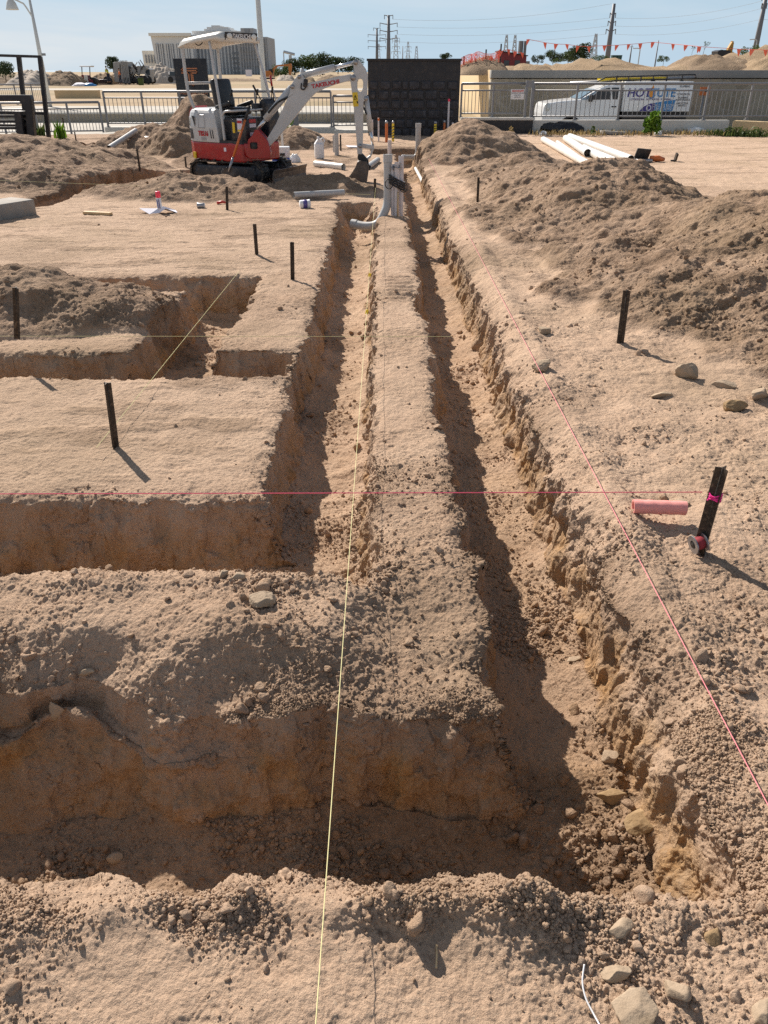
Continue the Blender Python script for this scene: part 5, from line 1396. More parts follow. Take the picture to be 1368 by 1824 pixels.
q=aty(514,232,27.2); root=thing('small_weed','small green weed beside the boom at the fence','plant',(q.x,27.0,0)); leaves('foliage',[(0,0,.2,.12),(.1,0,.3,.1),(-.05,0,.1,.1)],90,.06,'leafgreen',root,seed=23); m=MB(); m.tube([(0,0,0),(0,0,.3)],.008,M['bark'],5); m.done('stem',root)
# ------------------------------------------------------------ the van behind the fence
M['vanwhite']=plain('white_van_paint',(.86,.86,.85),.28,0,.03,2,dirt=.1,coat=.5)
M['glass']=plain('tinted_glass',(.03,.04,.05),.08,0,.2,3)
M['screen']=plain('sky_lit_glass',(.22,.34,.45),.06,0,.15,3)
M['tyre']=plain('tyre',(.02,.02,.02),.8,0,.2,10,dirt=.3)
M['navy']=plain('navy_print',(.045,.03,.22),.45,0,.04,6)
M['sky_print']=plain('blue_print',(.03,.22,.50),.45,0,.04,6)
M['flame']=plain('orange_print',(.80,.32,.04),.45,0,.08,6)
VY=30.2
vx0=aty(966,200,VY).x; vx1=aty(1236,150,VY).x; VL=vx1-vx0; vz=-.50
van=thing('service_van','white service van with a blue printed side parked behind the right fence','van',(vx0,VY,vz))
def VX(px): return aty(px,170,VY).x-vx0
def VZ(py): return aty(1100,py,VY).z-vz
half=.88
cab=[(.02,.35),(.0,VZ(203)),(.04,VZ(190)),(.10,VZ(184)),(VX(1000),VZ(180)),(VX(1034),VZ(177)),(VX(1062),VZ(160)),(VX(1082),VZ(152)),(VX(1108),VZ(150)),(VX(1108),.35),(VX(1075),.30),(VX(1040),.36)]
m=MB(); m.prism(cab,'y',-0.0,half*2,M['vanwhite']); cb=m.done('cab',van,bevel=.05)
m=MB(); m.box(((VX(1108)+VL)/2+.02,half,(VZ(145)+VZ(199))/2),(VL-VX(1108)-.06,half*2+.06,VZ(145)-VZ(199)),M['vanwhite'],bev=.03); body=m.done('box_body',van)
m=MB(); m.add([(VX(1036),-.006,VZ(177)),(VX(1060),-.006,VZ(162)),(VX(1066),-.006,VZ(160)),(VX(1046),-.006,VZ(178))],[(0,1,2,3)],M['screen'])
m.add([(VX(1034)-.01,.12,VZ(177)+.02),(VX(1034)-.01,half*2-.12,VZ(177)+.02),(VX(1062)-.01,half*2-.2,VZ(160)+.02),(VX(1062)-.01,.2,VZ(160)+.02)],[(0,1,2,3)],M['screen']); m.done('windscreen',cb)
m=MB(); m.add([(VX(1049),-.008,VZ(178)),(VX(1067),-.008,VZ(160)),(VX(1085),-.008,VZ(156)),(VX(1089),-.008,VZ(177))],[(0,1,2,3)],M['glass']); m.done('side_window',cb)
m=MB(); m.add([(VX(1092),-.008,VZ(177)),(VX(1088),-.008,VZ(156)),(VX(1101),-.008,VZ(156)),(VX(1101),-.008,VZ(177))],[(0,1,2,3)],M['glass']); m.done('side_window',cb)
m=MB(); m.box((VX(1052),-.09,VZ(175)),(.12,.14,.20),M['black'],bev=.02); m.done('wing_mirror',cb)
m=MB(); m.box((VX(1096),-.012,VZ(190)),(.16,.02,.035),M['black']); m.done('door_handle',cb)
m=MB(); m.lathe([(.0,-.02),(.13,.0),(.15,.05)],(0,0,0),M['lamp'],16,'y'); o=m.done('headlight',cb,loc=(.17,.0,VZ(191))); o.scale=(.8,1,1.0)
m=MB(); m.box((.03,half,.52),(.12,half*2+.02,.18),M['black'],bev=.02); m.done('bumper',cb)
for x in (VX(1021),VX(1172)):
    for y in (.08,half*2-.10):
        m=MB(); m.lathe([(.25,-.10),(.335,-.09),(.345,-.04),(.345,.04),(.335,.09),(.25,.10)],(0,0,0),M['tyre'],24,'y'); w_=m.done('wheel',van,loc=(x,y,.345))
        m=MB(); m.lathe([(.05,-.09),(.12,-.07),(.24,-.085),(.25,-.02),(.2,.0)],(0,0,0),M['tin'],20,'y'); m.done('rim',w_)
    m=MB(); m.lathe([(.36,.0),(.42,-.012),(.42,.05)],(x,0,.38),M['black'],24,'y'); m.done('wheel_arch',van)
m=MB(); m.box(((VX(1112)+VL)/2,half,.72),(VL-VX(1112)-.1,half*1.9,.62),M['black']); m.done('chassis',van)
def vt(tx,px,py,size,mat,sx=1,bold=0,sh=0): return text_mesh(tx,size,.002,M[mat],'lettering',body,(VX(px),-.045,VZ(py)),(R(90),0,0),sx,sh,'CENTER',bold)
vt('HOT',1137,166,.36,'navy',1.05,.006,.12); vt('TUTE',1180,166,.36,'sky_print',1.0,.006,.0)
m=MB(); L=[(0,-.15),(.10,-.10),(.12,.02),(.06,.12),(.02,.24),(-.03,.12),(-.10,.04),(-.10,-.10)]
m.prism([(VX(1160)+a,VZ(165)+b) for a,b in L],'y',-.046,-.040,M['flame']); m.done('flame_mark',body)
m=MB(); m.tube([(VX(1160)+.13*math.cos(a),-.044,VZ(167)+.13*math.sin(a)) for a in np.linspace(3.3,6.1,9)],.014,M['sky_print'],6); m.done('drop_mark',body)
vt('COMMERCIAL · HOT WATER · PLUMBING',1160,177,.085,'navy',.9)
m=MB(); m.prism([(VX(1142),VZ(198)),(VX(1168),VZ(198)),(VX(1168),VZ(183)),(VX(1158),VZ(185)),(VX(1149),VZ(190))],'y',-.046,-.04,M['navy']); m.done('print_panel',body)
m=MB(); m.prism([(VX(1169),VZ(198)),(VX(1201),VZ(198)),(VX(1204),VZ(178)),(VX(1186),VZ(180)),(VX(1169),VZ(183))],'y',-.046,-.04,M['sky_print']); m.done('print_panel',body)
m=MB(); m.pipe([(VX(1158),-.05,VZ(192)),(VX(1158),-.046,VZ(192))],.09,.03,M['paper'],18); m.done('ring_mark',body)
for k,(tx,py) in enumerate((('CALL US NOW',188),('24 HOURS',194))): text_mesh(tx,.13,.002,M['txtwhite'],'lettering',body,(VX(1184),-.05,VZ(py)),(R(90),0,0),.9)
for tx,py in (('PLUMBING',154),('COMMERCIAL',168),('PLUMBING',174),('MAINTENANCE',178),('GAS FITTING',184),('SERVICE',188)): text_mesh(tx,.085,.002,M['ink'],'lettering',body,(VX(1217),-.045,VZ(py)),(R(90),0,0),.85)
# roof rack and ladder
rk=thing('ladder_rack','black roof rack with a yellow ladder and grey pipes on top of the white van','ladder rack',(vx0,VY+.25,vz+VZ(145)))
rz=lambda py: VZ(py)-VZ(145)
m=MB(); pts=[(VX(1062),0,rz(147)),(VX(1078),0,rz(138)),(VX(1100),0,rz(137)),(VX(1225),0,rz(133)),(VX(1237),0,rz(133)),(VX(1239),0,rz(138)),(VX(1234),0,rz(140)),(VX(1100),0,rz(143.5)),(VX(1070),0,rz(146.5))]
m.tube([Vector(p) for p in pts],.022,M['black'],8)
for px in (1098,1119,1141,1163,1187,1214): m.box((VX(px),0,rz(141)),(.035,.05,.20),M['black'])
for px in (1119,1163,1214): m.box((VX(px),0,rz(146)),(.13,.10,.09),M['black'])
m.done('rack_frame',rk)
m=MB(); 
for y in (.1,.5): m.box((VX(1130),y,rz(141.4)),(VX(1188)-VX(1068),.03,.10),M['yellow'],Euler((0,R(-1.2),0)).to_matrix())
for k in range(9): m.box((VX(1072)+k*(VX(1186)-VX(1072))/8,.3,rz(142)),(.035,.42,.03),M['yellow'])
m.done('ladder',rk)
m=MB(); m.tube([(VX(1019),.3,rz(148)),(VX(1240),.3,rz(138))],.035,M['tin'],8); m.done('grey_pipe',rk)
# ------------------------------------------------------------ sign board behind the heap
SY=30.0; a=aty(308,104,SY); b=aty(367,104,SY); bz=-.4
root=thing('sign_board','tall black sign board with an orange letter logo behind the excavator','sign board',((a.x+b.x)/2,SY,bz))
w_=b.x-a.x; h_=a.z-bz; m=MB(); m.box((0,.03,h_/2),(w_,.06,h_),M['bitumen'],bev=.004); m.done('panel',root)
M['copper']=plain('copper_print',(.42,.15,.06),.5,0,.08,6)
zz=lambda py: aty(340,py,SY).z-bz
xx=lambda px: aty(px,140,SY).x-(a.x+b.x)/2
m=MB()
def ln(p,q,r=.018): m.box(((xx(p[0])+xx(q[0]))/2,-.006,(zz(p[1])+zz(q[1]))/2),(abs(xx(q[0])-xx(p[0]))+r*2,.012,abs(zz(q[1])-zz(p[1]))+r*2),M['copper'])
for p,q in (((325,122),(352,122)),((325,122),(325,125.5)),((325,126),(352,126)),((352,126),(352,130)),((325,130),(337,130)),((341,130),(352,130)),((337,130),(337,150)),((341.5,130),(341.5,153)),((341.5,153),(344,153)),((344,134),(344,153))): ln(p,q)
m.done('logo',root)
text_mesh('TRENDSETTER',.165,.002,M['copper'],'lettering',root,(0,-.004,zz(165)),(R(90),0,0),.92,bold=.001)
text_mesh('BUILDING THE FUTURE',.075,.002,M['galv'],'lettering',root,(0,-.004,zz(183)),(R(90),0,0),.9)
for s in (-1,1): m=MB(); m.box((s*w_*.38,.10,h_*.45),(.07,.07,h_*.9),M['galv']); m.done('post',root)
# ------------------------------------------------------------ black steel frame at the left
FY=22.6; root=thing('goalpost','black steel goalpost frame standing over the left soil heap','goalpost frame',(aty(45,240,FY).x,FY,-.1))
fx=lambda px,py: (aty(px,py,FY).x-root.location.x, 0, aty(px,py,FY).z+.1)
def bar(name,p,q,t,yo=0):
    a=Vector(fx(*p));b=Vector(fx(*q)); a.y=b.y=yo; m=MB(); d=b-a; m.box((0,0,0),(t,t,d.length),M['frameblk'],d.to_track_quat('Z','Y').to_matrix()); o=m.done(name,root,loc=(a+b)/2); return o
M['frameblk']=plain('black_frame_paint',(.016,.016,.02),.45,.2,.2,5,dirt=.15)
xp=lambda px,pb: None
bar('post',(16,100),(33,245),.10,.6); bar('post',(71,101),(87,245),.095); bar('top_beam',(-60,97),(73,101),.06); bar('cross_beam',(-60,199),(84,202),.07); bar('cross_beam',(-60,222),(60,224),.06)
root2=thing('loader_frame','heavy black loader frame with a curved corner under the goalposts','loader frame',(aty(45,240,21.8).x,21.8,-.1))
fx2=lambda px,py: (aty(px,py,21.8).x-root2.location.x, aty(px,py,21.8).z+.1)
m=MB(); m.prism([fx2(*p) for p in ((-40,169),(55,169),(58,176),(64,246),(50,246),(47,198),(44,188),(36,180),(-40,180))],'y',-.09,.09,M['frameblk']); m.done('arch',root2,bevel=.015)
m=MB(); m.prism([fx2(*p) for p in ((30,198),(42,198),(48,240),(36,244))],'y',-.2,.2,M['frameblk']); m.done('side_plate',root2)
for py in (207,216,228):
    m=MB(); u=fx2(-40,py);v=fx2(56,py+1); m.box(((u[0]+v[0])/2,.1,(u[1]+v[1])/2),(v[0]-u[0],.06,.06),M['frameblk']); m.done('cross_bar',root2)
m=MB(); u=fx2(48,232); m.pipe([(u[0],-.06,u[1]),(u[0],.06,u[1])],.17,.05,M['tyre'],20); m.done('wheel',root2)
m=MB(); u=fx2(47,232); m.box((u[0]-.02,.14,u[1]),(.14,.02,.24),M['white']); m.done('white_plate',root2)
# ------------------------------------------------------------ street lamps and poles near by
M['pole']=plain('cream_pole_paint',(.60,.59,.55),.45,.1,.04,2)
def P3(px,py,Y,root): q=aty(px,py,Y); return q-root.location
LYY=46; b=aty(91,200,LYY); root=thing('street_lamp','cream street lamp with a curved bracket and bell lamp at the left edge','street lamp',(b.x,LYY,-.1))
top=aty(52,-8,LYY).z+.1
m=MB(); m.tube([(0,0,0),(0,0,top*.5),(0,0,top)],[.13,.10,.06],M['pole'],12); m.done('pole',root)
hd_=aty(20,6,LYY)-root.location; br_=aty(57,28,LYY)-root.location
m=MB(); m.tube([(0,0,hd_.z+.35),(hd_.x,0,hd_.z+.33)],.045,M['pole'],8); m.done('bracket_arm',root)
m=MB(); m.tube(spline([Vector(p) for p in ((0,0,br_.z-.1),(-.3,0,br_.z+.45),(hd_.x*.5,0,hd_.z+.05),(hd_.x*.9,0,hd_.z+.22))],6),.04,M['pole'],8); m.done('curved_brace',root)
m=MB(); m.lathe([(.04,.40),(.07,.30),(.10,.22),(.22,.04),(.30,-.22),(.30,-.25),(.02,-.2)],(hd_.x,0,hd_.z-.02),M['pole'],20); m.done('lamp_bell',root)
q=aty(76,97,LYY)-root.location; m=MB(); m.box((q.x,0,q.z),(.30,.03,.11),M['galv']); m.done('street_plate',root)
PYY=32.5; b=aty(474,215,PYY); root=thing('flag_pole','tall plain cream pole behind the excavator canopy','pole',(b.x,PYY,-.42))
m=MB(); m.tube([(0,0,0),(0,0,3),(0,0,8.5)],[.105,.095,.065],M['pole'],14); m.done('pole',root)
m=MB(); m.lathe([(.2,0),(.2,.03),(.12,.05)],(0,0,0),M['galv'],14); m.done('base_plate',root)
# ------------------------------------------------------------ power poles and lines
M['polegrey']=plain('steel_grey_pole',(.17,.17,.18),.6,.2,.08,.5)
M['wire']=plain('grey_wire',(.42,.45,.48),.7,0,.05,1)
def pylon(px,pt,pb,Y,r,arms,label,mat='polegrey',lat=False):
    b=aty(px,pb,Y); h=aty(px,pt,Y).z+1; root=thing('power_pole',label,'power pole',(b.x,Y,-1),0,'power poles on the skyline')
    m=MB()
    if lat:
        for sx_ in (-1,1):
            for sy_ in (-1,1): m.tube([(sx_*r*2.2,sy_*r*2.2,0),(sx_*r*.4,sy_*r*.4,h)],r*.20,M[mat],4)
        n=9
        for k in range(n):
            z0=h*k/n;z1=h*(k+1)/n; w0=r*(2.2-1.8*k/n);w1=r*(2.2-1.8*(k+1)/n)
            for sy_ in (-1,1): m.tube([(-w0,sy_*w0,z0),(w1,sy_*w1,z1)],r*.11,M[mat],4); m.tube([(w0,sy_*w0,z0),(-w1,sy_*w1,z1)],r*.11,M[mat],4)
    else: m.tube([(0,0,0),(0,0,h*.5),(0,0,h)],[r,r*.8,r*.5],M[mat],10)
    m.done('mast',root); tips=[]
    for (py,lpx,up) in arms:
        z=aty(px,py,Y).z+1; L=abs(aty(px+lpx,py,Y).x-b.x)
        m=MB()
        for s in (-1,1):
            m.tube([(0,0,z-up*.5),(s*L*.5,0,z-up*.2),(s*L,0,z+up*.4)],[r*.18,r*.15,r*.12],M[mat],6)
            m.tube([(s*L*.97,0,z+up*.4),(s*L*.97,0,z+up*.4-r*1.4)],r*.14,M[mat],5)
            tips.append((s,Vector((b.x+s*L*.97,Y,z-1+up*.4-r*1.4))))
        m.done('cross_arm',root)
    return tips
p1=pylon(692,27,112,250,.68,[(27.5,8,.2),(42,16,.4),(55,16,.4),(68.5,16,.4)],'nearer and taller of the two steel power poles above the dark block wall')
p2=pylon(671.5,50,112,330,.62,[(50,6,.2),(62,16,.2),(72.5,16,.2),(83,16,.2)],'second steel power pole left of the tallest one above the block wall')
p3=pylon(1081,6.5,112,230,.78,[(24.5,16,.5),(39,16,.5),(53.5,16,.5)],'leaning steel power pole behind the group of trees and the bunting')
p4=pylon(1342,-25,104,210,.75,[(-5,16,.8),(8.5,15,.8),(27.5,15,.8)],'rightmost steel power pole rising out of the picture')
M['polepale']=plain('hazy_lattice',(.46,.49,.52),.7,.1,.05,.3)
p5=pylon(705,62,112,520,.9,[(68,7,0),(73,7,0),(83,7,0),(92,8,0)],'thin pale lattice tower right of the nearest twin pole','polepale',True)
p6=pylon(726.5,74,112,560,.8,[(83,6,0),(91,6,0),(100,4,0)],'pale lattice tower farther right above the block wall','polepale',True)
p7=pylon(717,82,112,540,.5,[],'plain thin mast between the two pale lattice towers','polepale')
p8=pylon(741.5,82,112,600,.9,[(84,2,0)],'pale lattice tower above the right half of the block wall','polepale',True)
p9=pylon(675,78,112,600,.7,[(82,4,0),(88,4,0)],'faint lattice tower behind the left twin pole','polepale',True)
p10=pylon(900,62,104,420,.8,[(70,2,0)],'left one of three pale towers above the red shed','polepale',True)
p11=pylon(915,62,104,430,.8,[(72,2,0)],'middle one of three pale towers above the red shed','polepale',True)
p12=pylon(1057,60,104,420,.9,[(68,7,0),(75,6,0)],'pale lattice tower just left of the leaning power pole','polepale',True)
p13=pylon(1122,80,106,190,.22,[(83,6,0)],'thin wooden pole right of the green bins')
p14=pylon(1168,72,106,62,.07,[],'slanting thin stick pole above the long pale heap')
def wire(a,b,sag,label,r=.024,group='power lines across the sky'):
    m=MB(); L=[Vector(a).lerp(Vector(b),t)+Vector((0,0,-4*sag*t*(1-t))) for t in np.linspace(0,1,25)]; m.tube(L,r,M['wire'],4,False)
    return tag(m.done('power_line'),label,'power line',group)
R1=[t for s,t in p1 if s>0]; L3=[t for s,t in p3 if s<0]; R3=[t for s,t in p3 if s>0]; L4=[t for s,t in p4 if s<0]
nm=('highest','second','third','lowest')
for k,(a,b) in enumerate(zip(R1[1:],L3)): wire(a,b,1.0,f'{nm[k+1]} power line from the twin poles to the leaning pole')
wire(R1[0],L3[0]+Vector((0,0,3)),1.5,'highest power line from the twin poles to the leaning pole')
for k,(a,b) in enumerate(zip(R3,L4)): wire(a,b,1.2,f'{nm[k+1]} power line from the leaning pole to the right edge pole')
for k,t in enumerate([t for s,t in p4 if s>0][1:]): wire(t,t+Vector((60,-20,-1)),1.5,f'{("upper","lower")[k]} power line leaving the right edge pole')
# tower crane far away
CY=600; b=aty(518,120,CY); root=thing('tower_crane','pale tower crane far behind the orange excavator','crane',(b.x,CY,-1)); h=aty(518,98,CY).z+1
m=MB(); m.tube([(0,0,0),(0,0,h)],1.0,M['polepale'],4); m.done('tower',root)
l_=aty(505,92,CY)-root.location; r_=aty(525,97,CY)-root.location
m=MB(); m.tube([(l_.x,0,l_.z),(r_.x,0,r_.z)],.8,M['polepale'],4); m.done('jib',root)
m=MB(); m.tube([(l_.x,0,l_.z),(l_.x,0,0)],.35,M['polepale'],4); m.done('hoist_rope',root)
# distant lamps and stacks
for px,pt,pb,Y,lb in ((1138,86,104,150,'distant street lamp right of the leaning power pole'),(1343,70,100,140,'distant street lamp with a curved arm beside the right edge pole')):
    b=aty(px,pb,Y); h=aty(px,pt,Y).z-b.z; root=thing('street_lamp',lb,'street lamp',b); m=MB(); m.tube([(0,0,-2),(0,0,h*.8)],.09,M['polepale'],6); m.done('pole',root)
    m=MB(); m.tube(spline([Vector(p) for p in ((0,0,h*.8),(-.1,0,h*.95),(-.5,0,h),(-1.2,0,h*.98))],4),.07,M['polepale'],6); m.done('lamp_arm',root)
# ------------------------------------------------------------ bunting, mesh, shed, antenna, bins on the bank
M['flagor']=plain('orange_flag_cloth',(.95,.20,.12),.7,0,.05,3)
fl=[(941,75),(971,81),(990.5,83.5),(1010,84),(1029.5,87),(1049,88),(1077,86),(1099,85.5),(1120,84),(1140.5,82.5),(1163,80),(1199,83.5),(1222,85.5),(1246,88),(1316.5,92.5),(1340,93),(1364,94)]
def bunting(pts,Y0,Y1,label,s=.21,first=None,last=None):
    n=len(pts); P_=[aty(px,py-5,Y0+(Y1-Y0)*i/(n-1)) for i,(px,py) in enumerate(pts)]
    root=thing('bunting',label,'bunting',P_[0]); o=P_[0]; m=MB(); m.tube([p-o for p in P_],.008,M['flagor'],4,False); m.done('cord',root)
    r=random.Random(4)
    for i,p in enumerate(P_):
        q=p-o; w_=s*r.uniform(.33,.44); t=r.uniform(-.6,.6); d=Vector((math.cos(t),math.sin(t),0)); h=s*r.uniform(.95,1.15); k=r.uniform(-.06,.06)
        m=MB(); a_=q-d*w_;b_=q+d*w_;c_=q+Vector((k,.02,-h)); mm=(a_+c_)/2+Vector((0,.03,0)); m2=(b_+c_)/2+Vector((0,-.03,0))
        V=[a_,b_,m2,c_,mm]; V=[tuple(v) for v in V]; V2=[(x,y+.004,z) for x,y,z in V]
        m.add(V+V2,[(0,1,2,4),(4,2,3),(6,5,9,7),(9,8,7),(0,5,6,1),(1,6,7,2),(2,7,8,3),(3,8,9,4),(4,9,5,0)],M['flagor']); m.done('flag',root)
    return P_
bunting(fl[:11],36,37.5,'long line of orange bunting flags across the trees')
bunting(fl[10:14],37.5,36,'short line of orange bunting flags over the largest heap')
bunting(fl[13:]+[(1392,96)],36,35,'line of orange bunting flags at the right edge of the bank',.23)
MX=[(824,97),(850,92),(865,100),(889,92),(905,100),(890,98)]
for k,(px,pt,lb) in enumerate(((826,100,'leftmost'),(865,88,'second'),(891,78,'tallest, by the red shed'))):
    b=aty(px,108,35.6); h=aty(px,pt,35.6).z-1.6; m=MB(); m.tube([(0,0,0),(0,0,h)],.03,M['frameblk'],6); tag(m.done('mesh_post',loc=(b.x,35.6,1.6)),f'black mesh post on the bank, {lb}','post','mesh posts on the bank')
A_=[aty(px,py,35.55) for px,py in ((822,103),(835,97),(843,96),(852,92),(866,96),(880,95),(891,88))]
root=thing('barrier_mesh','sagging orange barrier mesh on posts above the yellow side wall','barrier mesh',A_[0])
m=MB(); n=len(A_); sp_=spline(A_,6); hh=[.30+.12*math.sin(i*1.3)+.05*math.sin(i*3.1) for i in range(len(sp_))]
for rr_ in range(5):
    m.tube([p-A_[0]+Vector((0,.05*math.sin(i*.9+rr_),-hh[i]*rr_/4)) for i,p in enumerate(sp_)],.009,M['flagor'],4,False)
for i in range(0,len(sp_),1):
    p=sp_[i]-A_[0]; m.tube([p,p+Vector((.08*math.sin(i),.05*math.sin(i*2),-hh[i]))],.008,M['flagor'],4,False)
m.done('mesh',root)
bunting([(893,96),(906,93),(918,97),(930,99)],35.5,36,'few low orange flags before the red shed',.2)
SHY=70; a=aty(891,92,SHY);b=aty(938,100,SHY)
M['shedred']=plain('dark_red_sheeting',(.20,.025,.03),.6,0,.1,1)
root=thing('red_shed','dark red site shed with a sloping roof above the bank','shed',((a.x+b.x)/2,SHY,1.2)); w_=b.x-a.x
m=MB(); m.prism([(-w_/2,0),(w_/2,0),(w_/2,b.z-1.2),(-w_/2,a.z-1.2)],'y',0,2.4,M['shedred']); m.done('shell',root)
m=MB(); L=math.hypot(w_,a.z-b.z); m.box((0,1.2,(a.z+b.z)/2-1.2+.04),(L+.2,2.7,.06),M['frameblk'],Euler((0,math.atan2(a.z-b.z,w_),0)).to_matrix()); m.done('roof',root)
for x in (-.5,.35): m=MB(); m.box((x,-.02,(b.z-1.2)*.62),(.42,.05,.5),M['glass']); m.done('window',root)
AY=90; b_=aty(928,104,AY); root=thing('antenna_mast','dark phone antenna mast behind the red shed','antenna',(b_.x,AY,.5)); h=aty(928,73,AY).z-.5
m=MB(); m.tube([(0,0,0),(0,0,h)],.14,M['polegrey'],8); m.done('mast',root)
for k in range(3): m=MB(); a_=k*2.1; m.box((math.cos(a_)*.32,math.sin(a_)*.32,h-.75),(.26,.2,1.5),M['polegrey']); m.done('panel',root)
m=MB(); m.box((.7,0,h*.42),(.4,.3,.8),M['polegrey']); m.done('cabinet',root)
BY=46
M['bingreen']=plain('dark_green_bin',(.02,.07,.06),.5,0,.08,4)
for px,lb in ((1093,'left one of two dark green bins on the bank'),(1101,'right one of two dark green bins on the bank')):
    b_=aty(px,109,BY); h=aty(px,98,BY).z-b_.z; root=thing('wheelie_bin',lb,'bin',b_,0,'dark green bins on the bank')
    m=MB(); m.prism([(-.12,0),(.12,0),(.14,h*.9),(-.14,h*.9)],'y',-.16,.16,M['bingreen']); m.done('bin_body',root,bevel=.01)
    m=MB(); m.box((0,0,h*.94),(.30,.36,h*.07),M['bingreen'],bev=.008); m.done('lid',root)
# yellow machine arm behind the heap
EY=60; b_=aty(1296,103,EY); root=thing('far_excavator','dark excavator with a yellow arm half hidden behind the largest heap','excavator',b_)
M['machyel']=plain('machine_yellow',(.45,.24,.03),.5,0,.1,2,dirt=.3)
q=lambda px,py: aty(px,py,EY)-b_
m=MB(); m.prism([(q(1273,95).x,q(0,95).z),(q(1273,91).x,q(0,91).z),(q(1280,89).x,q(0,89).z),(q(1295,90).x,q(0,90).z),(q(1296,95).x,q(0,95).z),(q(1296,104).x,-.6),(q(1273,104).x,-.6)],'y',-.6,.6,M['frameblk']); m.done('cab',root,bevel=.04)
m=MB(); m.prism([(q(x,y).x,q(x,y).z) for x,y in ((1293,97),(1296,86),(1304,73),(1306,78),(1299,90),(1297,98))],'y',-.15,.15,M['machyel']); m.done('boom',root)
m=MB(); m.prism([(q(x,y).x,q(x,y).z) for x,y in ((1303,73),(1306,74),(1305,84),(1302,98),(1299,98),(1303,84))],'y',-.12,.12,M['machyel']); m.done('dipper_arm',root)
# ------------------------------------------------------------ orange excavator, far left centre
OY=165; b_=aty(485,140,OY); root=thing('far_excavator','orange excavator working far behind the boom of the mini excavator','excavator',b_)
M['machor']=plain('machine_orange',(.48,.16,.025),.5,0,.1,1,dirt=.3)
q=lambda px,py: aty(px,py,OY)-b_
def opr(name,L,hw,mat,y=0): m=MB(); m.prism([(q(x,z).x,q(x,z).z) for x,z in L],'y',y-hw,y+hw,M[mat]); return m.done(name,root)
opr('house_body',((467,137),(467,129),(471,126),(482,126),(486,130),(487,137)),1.3,'machor'); opr('track_frame',((466,141),(464,138),(489,138),(488,141)),1.4,'frameblk')
opr('cab',((480,133),(480,123),(486,123),(487,133)),.7,'frameblk'); opr('boom',((484,133),(487,121),(493,116),(502,115),(502,118),(494,119),(489,124),(487,134)),.4,'machor')
opr('dipper_arm',((513,114),(519,113),(520,118),(518,135),(515,135),(514,118),(502,118),(501,115)),.35,'machor'); opr('bucket',((514,135),(519,135),(519,140),(512,140)),.6,'frameblk')
heap('soil_heap',492,525,130,158,0,'spoilgrey',12,'pale rubble heap below the orange excavator arm',6); heap('soil_heap',560,640,130,150,0,'spoilfar',14,'far brown soil bank behind the boom',8)
heap('soil_heap',530,562,133,140,0,'spoillight',15,'small sandy rubble heap behind the boom',5)
heap('soil_heap',22,88,119,104,0,'spoilgrey',16,'grey brown heap behind the goalposts at the left',10); heap('soil_heap',82,142,122,108,0,'spoilfar',17,'dark double soil heap right of the goalposts',10)
heap('soil_heap',-60,40,126,112,0,'spoilfar',18,'low brown bank at the far left edge',10); heap('soil_heap',166,206,124,118,0,'spoilfar',19,'low brown heap left of the tip truck',8)
heap('soil_heap',252,318,107,128,0,'spoilgrey',21,'large pale grey tip heap in front of the pale building',10)
heap('soil_heap',310,480,136,150,0,'spoilfar',22,'long low bank of rubble before the big building',8)
# ------------------------------------------------------------ the big building
BYY=350; GZ=-1
M['bconc']=plain('pale_concrete_panels',(.76,.75,.72),.85,0,.06,.08)
M['bcream']=plain('cream_concrete_panels',(.82,.79,.71),.85,0,.05,.08)
M['bdark']=plain('dark_grey_cladding',(.38,.385,.39),.7,0,.08,.08)
M['bwin']=plain('grey_glazing',(.24,.25,.265),.3,0,.25,.15)
root=thing('office_building','large pale concrete building with tall narrow windows behind the excavator','building',(aty(370,150,BYY).x,BYY,GZ))
bx=lambda px: aty(px,150,BYY).x-root.location.x
bz_=lambda py: aty(370,py,BYY).z-GZ
def blk(name,px0,px1,pt,y0,dep,mat,par=None,flare=0,pb=None):
    x0,x1=bx(px0),bx(px1); z0=0 if pb is None else bz_(pb); z1=bz_(pt); m=MB()
    m.prism([(x0+flare,z0),(x1,z0),(x1,z1),(x0,z1)],'y',y0,y0+dep,M[mat]); return m.done(name,par or root)
w1=blk('low_wing',257,283,90,3,14,'bcream',flare=bx(258)-bx(257)); w2=blk('main_hall',279,350,62,0,22,'bconc',flare=bx(285)-bx(279)); w3=blk('rear_block',344,440,53.5,8,26,'bconc')
w4=blk('stepped_tower',365,412,49.5,9,16,'bconc'); blk('stepped_tower',370,408,46,9.2,14,'bconc'); blk('stepped_tower',378,393,43,9.4,10,'bconc')
w5=blk('right_block',431,482,66,-2,24,'bdark'); blk('roof_plant_room',436,458,50,0,10,'bdark')
m=MB(); m.box(((bx(277)+bx(350))/2,-.3,bz_(61.5)),(bx(350)-bx(277),1.4,1.0),M['bcream']); m.done('cornice',w2)
for k,px in enumerate((286,294,304,312,322,330,340)):
    m=MB(); m.box(((bx(px)+bx(px+5.5))/2,-.06,(bz_(78)+bz_(146))/2),(bx(px+5)-bx(px),.4,bz_(78)-bz_(146)),M['bwin']); o=m.done('tall_window',w2)
    m=MB(); m.box(((bx(px)+bx(px+5.5))/2,-.3,(bz_(78)+bz_(146))/2),(.35,.3,bz_(78)-bz_(146)),M['bconc']); m.done('mullion',o)
for k in range(13):
    px=350+k*6.2; m=MB(); m.box((bx(px)+.5,7.9,(bz_(74)+bz_(142))/2),(bx(3)-bx(0),.4,bz_(74)-bz_(142)),M['bwin']); m.done('tall_window',w3)
for k in range(4): m=MB(); m.box((bx(263+k*5),2.9,(bz_(97)+bz_(112))/2),(bx(2.4)-bx(0),.3,bz_(97)-bz_(112)),M['bwin']); m.done('window',w1)
